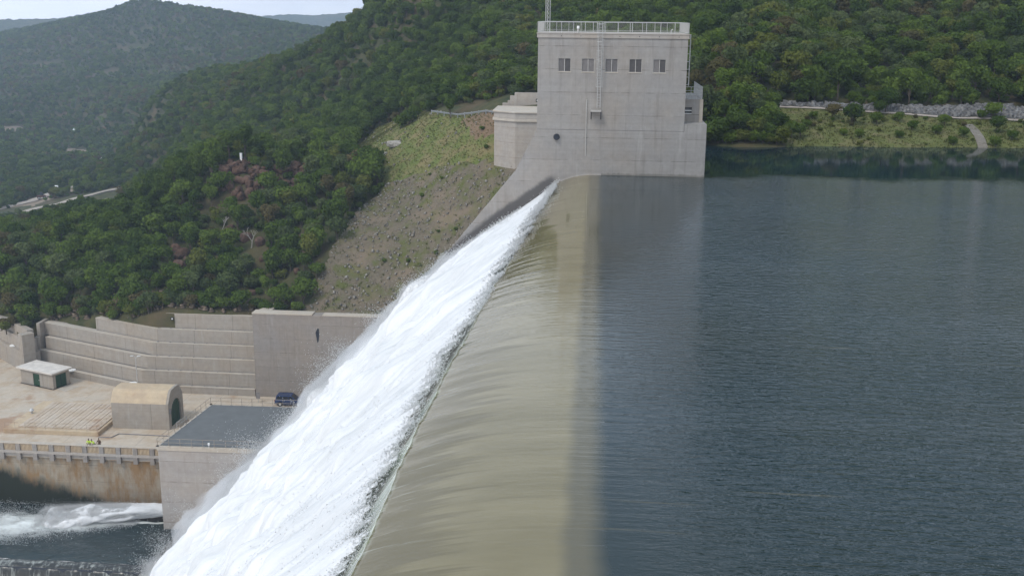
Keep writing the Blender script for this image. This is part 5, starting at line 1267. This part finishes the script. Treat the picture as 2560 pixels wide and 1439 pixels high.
# ------------------------------------------------------------------ trees
def crown_geo(seed, R, zc, hgt, lobes, n, leaf, low=0.25):
    g = np.random.default_rng(seed); cs, rs = [], []
    for k in range(lobes):
        a = g.uniform(0, 6.28); rr_ = R * (g.uniform(0, .62) if k else 0); zz = zc + hgt * (g.uniform(-.38, .42) if k else .1)
        cs.append((rr_ * math.cos(a), rr_ * math.sin(a), zz)); rs.append(R * g.uniform(.34, .58))
    cs, rs = np.array(cs), np.array(rs); k = g.integers(0, lobes, n)
    d = g.normal(size=(n, 3)); d[:, 2] = np.abs(d[:, 2]) * np.where(g.uniform(0, 1, n) < low, -1, 1); d /= np.linalg.norm(d, axis=1)[:, None]
    P = cs[k] + d * (rs[k] * g.uniform(.62, 1.08, n) ** 1.0)[:, None] * np.array([1, 1, hgt / R * .62 + .25])
    N = d + g.normal(0, .55, (n, 3)); N /= np.linalg.norm(N, axis=1)[:, None]
    A = np.cross(N, g.normal(size=(n, 3))); A /= np.linalg.norm(A, axis=1)[:, None]; B_ = np.cross(N, A)
    s_ = (leaf * g.uniform(.55, 1.25, n))[:, None]
    V_ = np.stack([P - A * s_ * .5 - B_ * s_ * .22, P + A * s_ * .08 - B_ * s_ * .5, P + A * s_ * .55 + B_ * s_ * .1, P - A * s_ * .1 + B_ * s_ * .5], 1).reshape(-1, 3)
    return V_, np.arange(4 * n).reshape(-1, 4), cs
def trunk_geo(cs, seed, zb_, r0):
    g = random.Random(seed); mb = MB(); fork = Vector((g.uniform(-.15, .15), g.uniform(-.15, .15), zb_))
    mb.bar((0, 0, -.6), fork, r0, 7, r0 * .7)
    for c in list(cs)[:5]:
        mid = fork.lerp(Vector(c), .55) + Vector((g.uniform(-.2, .2), g.uniform(-.2, .2), -.1))
        mb.bar(fork, mid, r0 * .62, 6, r0 * .38, False); mb.bar(mid, Vector(c) + Vector((0, 0, .1)), r0 * .38, 5, r0 * .14, False)
    return mb
SHAPES = [('round', 2.2, 2.5, 2.4, 9, 1250, .36, .9), ('broad', 2.7, 2.7, 1.7, 11, 1350, .36, 1.4), ('tall', 1.8, 3.0, 3.2, 10, 1250, .35, 1.2), ('loose', 2.3, 2.6, 2.3, 6, 760, .36, 1.2), ('spreading', 2.6, 2.1, 2.0, 8, 1100, .36, .7), ('low', 1.7, 1.2, 1.5, 7, 800, .30, .4)]
COLN = ['dark green', 'green', 'olive', 'grey green', 'brownish']
crown_me, trunk_me = {}, {}
for si, (nm, R, zc, hg, lo_, n, lf, zb_) in enumerate(SHAPES):
    V_, F_, cs = crown_geo(100 + si, R, zc, hg, lo_, n, lf)
    for ci in range(5):
        o = np_mesh('crown', V_, F_, LEAF[ci]); crown_me[si, ci] = o.data; bpy.data.objects.remove(o)
    o = trunk_geo(cs, 200 + si, zb_, .13).build('trunk', M['bark']); trunk_me[si] = o.data; bpy.data.objects.remove(o)
farcrown = []
for k, (R, hg, n, lf, ci) in enumerate(((2.3, 2.2, 120, 1.0, 0), (2.6, 2.0, 130, 1.0, 1), (2.2, 2.4, 110, 1.0, 3), (2.4, 1.8, 100, 1.0, 4), (2.5, 2.2, 120, 1.0, 2))):
    V_, F_, cs = crown_geo(300 + k, R, 1.9, hg, 6, n, lf); o = np_mesh('far_crown', V_, F_, LEAF[ci]); farcrown.append(o.data); bpy.data.objects.remove(o)

def project(P):
    D_ = P - np.array(CAM); cxx = D_ @ np.array(CAM_R); cyy = D_ @ np.array(CAM_U); czz = D_ @ np.array(CAM_F)
    return 1280 + 2700 * cxx / czz, 719.5 - 2700 * cyy / czz, czz
def ground_front(x, y): return np.interp(x / y, fu, fy)
g = np.random.default_rng(77)
def scatter(x0, x1, y0, y1, sp, jit=.48):
    gx_, gy_ = np.meshgrid(np.arange(x0, x1, sp), np.arange(y0, y1, sp)); gx_ = gx_ + sp * .5 * (np.arange(gx_.shape[0]) % 2)[:, None]
    P = np.stack([gx_.ravel(), gy_.ravel()], -1); return P + g.uniform(-jit, jit, P.shape) * sp
near = np.concatenate([scatter(-190, 125, 145, 340, 2.75), ])
mid_ = scatter(-420, 160, 340, 640, 3.5)
far = np.concatenate([scatter(-560, -20, 640, 900, 5.2), scatter(-1000, -150, 900, 1480, 5.8)])
def ok(P, margin=1.0):
    x, y = P[:, 0], P[:, 1]; k = y > ground_front(x, y) + 1.6 * margin
    for poly in (SCREE, GRASS, BANK, RIPRAP, FIELD, YARD2, *CLEAR): k &= ~in_poly(x, y, poly)
    k &= ~((x > -18.5) & (x < 6) & (y < 191)); k &= ~((x > 5) & (x < 17) & (y < 146)) & ~((x > 4) & (y < 149.5) & (x < 200))
    for pts_ in (VALLEY_ROAD, [(-31.5, 208), (-22, 196), (-15, 187)]):
        for a, b_ in zip(pts_, pts_[1:]):
            a, b_ = np.array(a), np.array(b_); tt = np.clip(((P - a) @ (b_ - a)) / ((b_ - a) @ (b_ - a)), 0, 1); k &= (np.linalg.norm(P - a - tt[:, None] * (b_ - a), axis=1) > 3.2)
    k &= ~((y > 390) & (y < 450) & (x / y < -.40) & (x / y > -.62))
    return P[k]
def frame(P, z, m=140, up=560):
    u, v, d = project(np.c_[P, z]); return (u > -m) & (u < 2560 + m) & (v > -up) & (v < 900)
near, mid_, far = ok(near), ok(mid_), ok(far)
# bare rocky patches and gaps
def thin(P, sc_, thr, seed): return P[fbm(P / sc_, 3, seed) < thr]
near = thin(near, 7, .62, 401); mid_ = thin(mid_, 12, .58, 402); far = thin(far, 30, .48, 403)
def off_rocks(P):
    k = np.ones(len(P), bool)
    for x_, y_, r_ in KN + [(-68.9, 205.4, 1.5)]: k &= ~((np.abs(P[:, 0] - x_) < 1.0 + r_ * .45) & (P[:, 1] - y_ < 1.2) & (P[:, 1] - y_ > -4.0 - r_ * .5))
    return P[k]
near = off_rocks(near)
shrub = np.concatenate([scatter(-190, 125, 145, 340, 2.35), scatter(-300, 120, 340, 520, 3.2)]); shrub = off_rocks(ok(shrub, .7))
low = scatter(22, 78, 147, 164, 1.9); low = low[in_poly(low[:, 0], low[:, 1], BANK)]; low = low[fbm(low / 4.0, 3, 88) > .02]
zs_ = ground_z(shrub[:, 0], shrub[:, 1]); k = frame(shrub, zs_, 140, 60); shrub, zs_ = shrub[k], zs_[k]; zl_ = ground_z(low[:, 0], low[:, 1]); k = zl_ > .15; low, zl_ = low[k], zl_[k]
zn, zm, zf = ground_z(near[:, 0], near[:, 1]), ground_z(mid_[:, 0], mid_[:, 1]), ground_z(far[:, 0], far[:, 1])
k = frame(near, zn); near, zn = near[k], zn[k]; k = frame(mid_, zm); mid_, zm = mid_[k], zm[k]; k = frame(far, zf, 100, 30); far, zf = far[k], zf[k]
# each near tree: shape, colour family (patches), size
def kinds(P, sd):
    g2 = np.random.default_rng(sd); n = len(P); c = fbm(P / 22.0, 3, sd) * .9 + g2.normal(0, .30, n)
    col_ = np.select([c < -.20, c < .30, c < .52, c < .74], [0, 1, 3, 2], 4); sh_ = g2.choice(6, n, p=[.26, .17, .14, .14, .17, .12]); sz_ = g2.uniform(.62, 1.18, n) ** 1.0 * (1 + .18 * fbm(P / 30.0, 2, sd + 9))
    return sh_, col_, sz_
nsh, ncol, nsz = kinds(near, 31); msh, mcol, msz = kinds(mid_, 32)
# what the camera really sees of them: front-to-back coverage on a coarse grid
bpy.context.view_layer.update()
bv, bf = [], []
for o in list(scn.objects):
    if o.type == 'MESH' and o.name.split('.')[0] in ('wall', 'pier', 'bench', 'top_wall', 'white_water', 'parapet', 'parapet_wall', 'wing_wall', 'annexe', 'chute_wall', 'roof'):
        mw = o.matrix_world; b0 = len(bv); bv += [mw @ v_.co for v_ in o.data.vertices]; bf += [tuple(i + b0 for i in p_.vertices) for p_ in o.data.polygons]
built_bvh = BVHTree.FromPolygons(bv, bf)
def blocked(p_):
    d = Vector(p_) - CAM; L = d.length; d.normalize()
    h1 = terrain_bvh.ray_cast(CAM, d, L - 2.5); h2 = built_bvh.ray_cast(CAM, d, L - 1.0)
    return h1[0] is not None or h2[0] is not None
cov = np.zeros((360, 640), bool); order = np.argsort(near[:, 1]); score = np.zeros(len(near))
for i in order:
    x_, y_ = near[i]; s_ = nsz[i]; R = SHAPES[nsh[i]][1] * s_; cz = zn[i] + SHAPES[nsh[i]][2] * s_
    u, v, d = project(np.array([[x_, y_, cz]])); u, v, rp_ = u[0] / 4, v[0] / 4, 2700 * R / d[0] / 4
    x0_, x1_, y0_, y1_ = int(max(0, u - rp_)), int(min(640, u + rp_ + 1)), int(max(0, v - rp_)), int(min(360, v + rp_ + 1))
    if x1_ <= x0_ or y1_ <= y0_: continue
    if y_ < 300 and blocked((x_, y_, cz + .5)) and blocked((x_, y_, cz + 1.6)): continue
    yy_, xx_ = np.mgrid[y0_:y1_, x0_:x1_]; dk = (xx_ + .5 - u) ** 2 + (yy_ + .5 - v) ** 2 < (rp_ * .85) ** 2
    score[i] = np.count_nonzero(dk & ~cov[y0_:y1_, x0_:x1_]); cov[y0_:y1_, x0_:x1_] |= dk
pick = np.argsort(-score)[:286]; pick = pick[score[pick] > 6]
picked = np.zeros(len(near), bool); picked[pick] = True
exemplar = {}
def plant(x_, y_, si, ci, sz_, label, cat, group, name='tree', rot=None):
    tr_ = thing(name, label, cat, (x_, y_, gz1(x_, y_)), random.uniform(0, 6.28) if rot is None else rot, group); tr_.scale = (sz_, sz_, sz_ * random.uniform(.9, 1.15))
    c_ = bpy.data.objects.new('crown', crown_me[si, ci]); COL.objects.link(c_); c_.parent = tr_
    k_ = bpy.data.objects.new('trunk', trunk_me[si]); COL.objects.link(k_); k_.parent = tr_
    exemplar.setdefault((si, ci), c_); return tr_
for i in pick:
    x_, y_ = near[i]; grp = 'trees on the knoll' if x_ < -44 else ('trees above the reservoir shore' if x_ > 9 else 'trees on the hillside behind the guard rail')
    plant(x_, y_, nsh[i], ncol[i], nsz[i], where(x_, y_, f'{COLN[ncol[i]]} {SHAPES[nsh[i]][0]} tree', nsz[i]), 'tree', grp)
BUSH = [(33.8, 160.2, 1.0, 4), (36.1, 157.6, 1.2, 0), (39.5, 157.9, .8, 0), (40.8, 162.3, .9, 0), (44.0, 156.1, .7, 1), (47.0, 155.0, .7, 0), (50.6, 154.3, .7, 0), (55.6, 156.5, 1.0, 0), (56.7, 162.0, 1.2, 1), (56.9, 153.9, .7, 1), (36.0, 152.1, .6, 1), (27.8, 151.4, .9, 1), (31.0, 160.2, .6, 0), (41.5, 152.5, .6, 0), (34.0, 152.8, .5, 1), (48.3, 151.2, .6, 0),
        (26.5, 150.6, 1.1, 0), (24.8, 151.5, 1.3, 0), (29.5, 156, .7, 1), (43.0, 159.6, .7, 0), (49.0, 158.4, .8, 0), (60, 157, .8, 1), (62, 153.5, .9, 0), (53.9, 151.2, .7, 1)]
for x_, y_, s_, ci in BUSH: plant(x_, y_, 5 if s_ < .8 else 4, ci if s_ > .85 else 1, s_ * (.85 if s_ < .8 else .62), where(x_, y_, f'{COLN[ci if s_ > .85 else 1]} shore bush', s_), 'bush', 'bushes on the shore bank', 'bush')
SB = [(-42.2, 198.6, 1.5, 0, 4), (-41.5, 192.6, 1.55, 1, 1), (-39.9, 194.4, 1.2, 1, 0), (-38.4, 211.5, 1.2, 0, 5), (-36.6, 210, 1.3, 0, 5), (-35.8, 212.5, 1.1, 0, 5), (-27.0, 199.3, .75, 1, 2), (-26.0, 181.0, .35, 0, 5), (-28.6, 184.4, .32, 1, 5), (-18.4, 180.5, .5, 0, 5), (-25.1, 170.3, .35, 1, 5), (-24.9, 166.3, .42, 1, 5), (-29.6, 167.5, .45, 0, 5), (-33.8, 168.7, .4, 1, 5), (-43.9, 184.5, 1.1, 1, 1), (-29.3, 180.1, .45, 3, 5), (-22.0, 168.7, .4, 1, 5), (-45.2, 179, 1.0, 0, 0), (-46.2, 172.5, 1.05, 1, 4), (-19.5, 184.6, .5, 2, 5)]
for x_, y_, s_, ci, si in SB: plant(x_, y_, si, (1 if s_ < .6 else ci), s_ * (.75 if s_ < .6 else 1), where(x_, y_, f'{COLN[ci]} slope {"bush" if si == 5 else "tree"}', s_ * 2), 'bush' if si == 5 else 'tree', 'bushes on the scree and grass slope', 'bush' if si == 5 else 'tree')
# scrub and rocks along the top of the terrace wall
g5 = random.Random(12)
for k_ in range(52):
    x_ = (-54 - 46 * k_ / 33 if k_ < 34 else -68.5 - 13 * (k_ - 34) / 17) + g5.uniform(-.6, .6); y_ = float(ground_front(x_, 163 + max(0, (-68 - x_)) * .35)) + g5.uniform(.5, 3.2)
    ci, si = g5.choice([0, 1, 1, 2, 3, 4]), g5.choice([5, 5, 4]); s_ = g5.uniform(.55, 1.0)
    plant(x_, y_, si, ci, s_, where(x_, y_, f'{COLN[ci]} wall-top {"bush" if si == 5 else "shrub"}', s_ * 1.4), 'bush', 'scrub behind the terrace wall', 'bush')
# shore thicket between the tower and the bank
g3 = random.Random(5)
for k_ in range(30):
    x_, y_ = 12.6 + 12.2 * (k_ % 15) / 14 + g3.uniform(-.4, .4), (147.4 + g3.uniform(0, 1.3)) if k_ < 15 else 150.5 + g3.uniform(0, 6)
    ci = g3.choice([0, 0, 1, 1, 2]); si = g3.choice([4, 5, 4] if k_ < 15 else [0, 4, 1, 2]); plant(x_, y_, si, ci, g3.uniform(.6, .95), where(x_, y_, f'{COLN[ci]} {SHAPES[si][0]} waterline tree', .9), 'tree', 'trees at the waterline right of the tower')
# low bushes right on the waterline beside the tower
for k_ in range(16):
    x_ = 12.4 + 12.0 * k_ / 15 + g3.uniform(-.3, .3); y_ = next((yy_ for yy_ in np.arange(143.6, 150, .2) if gz1(x_, yy_) > .05), 147) + g3.uniform(.2, .9)
    ci = g3.choice([0, 1, 1, 2]); plant(x_, y_, 5, ci, g3.uniform(.5, .8), where(x_, y_, f'{COLN[ci]} waterside bush', .9), 'bush', 'bushes at the waterline right of the tower', 'bush')
# dead trees
def dead_tree(x_, y_, h_, label, seed):
    g4 = random.Random(seed); mb = MB()
    def grow(p_, d_, L, r_, n):
        q_ = p_ + d_ * L; mb.bar(p_, q_, r_, 6, r_ * .65, False)
        if n == 0: return
        for _ in range(g4.choice([2, 3])):
            nd = (d_ + Vector((g4.uniform(-.8, .8), g4.uniform(-.8, .8), g4.uniform(-.15, .5)))).normalized(); grow(q_, nd, L * g4.uniform(.55, .8), r_ * .62, n - 1)
    grow(Vector((0, 0, -.3)), Vector((.15, 0, 1)).normalized(), h_ * .4, .14, 4); o = mb.build('dead_tree', M['deadwood'], loc=(x_, y_, gz1(x_, y_))); tag(o, label, 'dead tree')
dead_tree(-67.0, 187.0, 4.0, 'bleached leafless tree on the middle of the knoll face', 1)
dead_tree(-60.2, 182.5, 3.6, 'bare grey branches near the right side of the knoll', 2)
dead_tree(-90.5, 197, 3.2, 'bare bleached branches low on the left side of the knoll', 3)

# the rest of the bush: too many to count, one object each for the near slopes and the far hill
def collect(name, objs):
    c = bpy.data.collections.new(name)
    for o in objs: c.objects.link(o)
    return c
keys = sorted(crown_me); ex_objs = []
for (si, ci) in keys:
    if (si, ci) in exemplar: ex_objs.append(((si, ci), exemplar[si, ci]))
def scatter_object(name, P, Z, pickidx, size, objs, label):
    me = bpy.data.meshes.new(name); me.from_pydata([(float(a), float(b_), float(c)) for (a, b_), c in zip(P, Z)], [], [])
    o = bpy.data.objects.new(name, me); COL.objects.link(o)
    at = me.attributes.new('which', 'INT', 'POINT'); at.data.foreach_set('value', np.asarray(pickidx, dtype=np.int32))
    for nm, ar in (('size', size), ('turn', np.random.default_rng(1).uniform(0, 6.28, len(P)))):
        at = me.attributes.new(nm, 'FLOAT', 'POINT'); at.data.foreach_set('value', np.asarray(ar, dtype=np.float32))
    ng = bpy.data.node_groups.new(name, 'GeometryNodeTree')
    ng.interface.new_socket('Geometry', in_out='INPUT', socket_type='NodeSocketGeometry'); ng.interface.new_socket('Geometry', in_out='OUTPUT', socket_type='NodeSocketGeometry')
    N = ng.nodes; gi, go = N.new('NodeGroupInput'), N.new('NodeGroupOutput'); iop = N.new('GeometryNodeInstanceOnPoints')
    ci_ = N.new('GeometryNodeCollectionInfo'); ci_.inputs['Collection'].default_value = collect(name + '_kinds', objs); ci_.inputs['Separate Children'].default_value = True; ci_.inputs['Reset Children'].default_value = True
    def at_(nm, ty):
        x = N.new('GeometryNodeInputNamedAttribute'); x.data_type = ty; x.inputs['Name'].default_value = nm; return x.outputs['Attribute']
    cx_ = N.new('ShaderNodeCombineXYZ'); L = ng.links
    L.new(gi.outputs[0], iop.inputs['Points']); L.new(ci_.outputs[0], iop.inputs['Instance']); iop.inputs['Pick Instance'].default_value = True
    L.new(at_('which', 'INT'), iop.inputs['Instance Index']); L.new(at_('turn', 'FLOAT'), cx_.inputs['Z']); L.new(cx_.outputs[0], iop.inputs['Rotation']); L.new(at_('size', 'FLOAT'), iop.inputs['Scale'])
    L.new(iop.outputs[0], go.inputs[0]); md = o.modifiers.new('plants', 'NODES'); md.node_group = ng
    tag(o, label, kind='stuff'); return o
# children of a collection are taken in name order
named = sorted(ex_objs, key=lambda kv: kv[1].name); idx_of = {kv[0]: i for i, kv in enumerate(named)}
def pickof(sh_, co_): return [idx_of.get((s_, c_), idx_of.get((0, c_), 0)) for s_, c_ in zip(sh_.tolist(), co_.tolist())]
rest = ~picked
_s, scol, _z = kinds(shrub, 34)
nlow = len(low); P_ = np.concatenate([near[rest], mid_, shrub, low]); Z_ = np.r_[zn[rest], zm, zs_, zl_ - .1]; S_ = np.r_[nsz[rest], msz * 1.08, np.random.default_rng(4).uniform(.45, .95, len(shrub)), np.random.default_rng(5).uniform(.14, .34, nlow)]
scatter_object('bushland', P_, Z_, pickof(np.r_[nsh[rest], msh, np.full(len(shrub) + nlow, 5)], np.r_[ncol[rest], mcol, scol, np.random.default_rng(6).choice([1, 2, 2, 4], nlow)]), S_, [o for _, o in named], 'dense green bushland covering the valley slopes behind the dam')
# five trees of the far hill stand as things of their own and give the rest their form
fobj = []
for k_, (me, (x_, y_), lb) in enumerate(zip(farcrown, ((-395, 1290), (-417, 1288), (-375, 1287), (-330, 1262), (-452, 1345)), ('dark tree on the very peak of the far hill', 'green tree just left of the far hill peak', 'grey green tree just right of the far hill peak', 'brownish tree on the shoulder right of the far peak', 'olive tree on the ridge left of the far peak'))):
    o = bpy.data.objects.new('far_tree', me); COL.objects.link(o); o.location = (x_, y_, gz1(x_, y_)); o.scale = (1.3, 1.3, 1.3); tag(o, lb, 'tree', 'trees on the far hill crest'); fobj.append(o)
fk = np.random.default_rng(9); c = fbm(far / 60.0, 3, 55) + fk.normal(0, .35, len(far)); fi = np.select([c < -.15, c < .15, c < .4, c < .55], [0, 1, 2, 4], 3)
scatter_object('far_bush', far, zf, fi, fk.uniform(.75, 1.5, len(far)), sorted(fobj, key=lambda o: o.name), 'bush covered far hill, its trees fading blue in the haze')
print('TREES near', len(near), 'mid', len(mid_), 'far', len(far), 'individual', len(pick))

# ------------------------------------------------------------------ the air of the valley
m = bpy.data.materials.new('haze'); m.use_nodes = True; nt = m.node_tree; nt.nodes.clear()
ou = nt.nodes.new('ShaderNodeOutputMaterial'); pv = nt.nodes.new('ShaderNodeVolumePrincipled')
pv.inputs['Color'].default_value = (0.66, 0.80, 1.0, 1); pv.inputs['Density'].default_value = 0.00020; pv.inputs['Anisotropy'].default_value = 0.0
nt.links.new(pv.outputs[0], ou.inputs['Volume'])
hz = MB().box(-2600, 1500, -300, 4600, -420, 190).build('haze', m)
struct(hz, 'thin blue haze in the valley air', 'stuff')
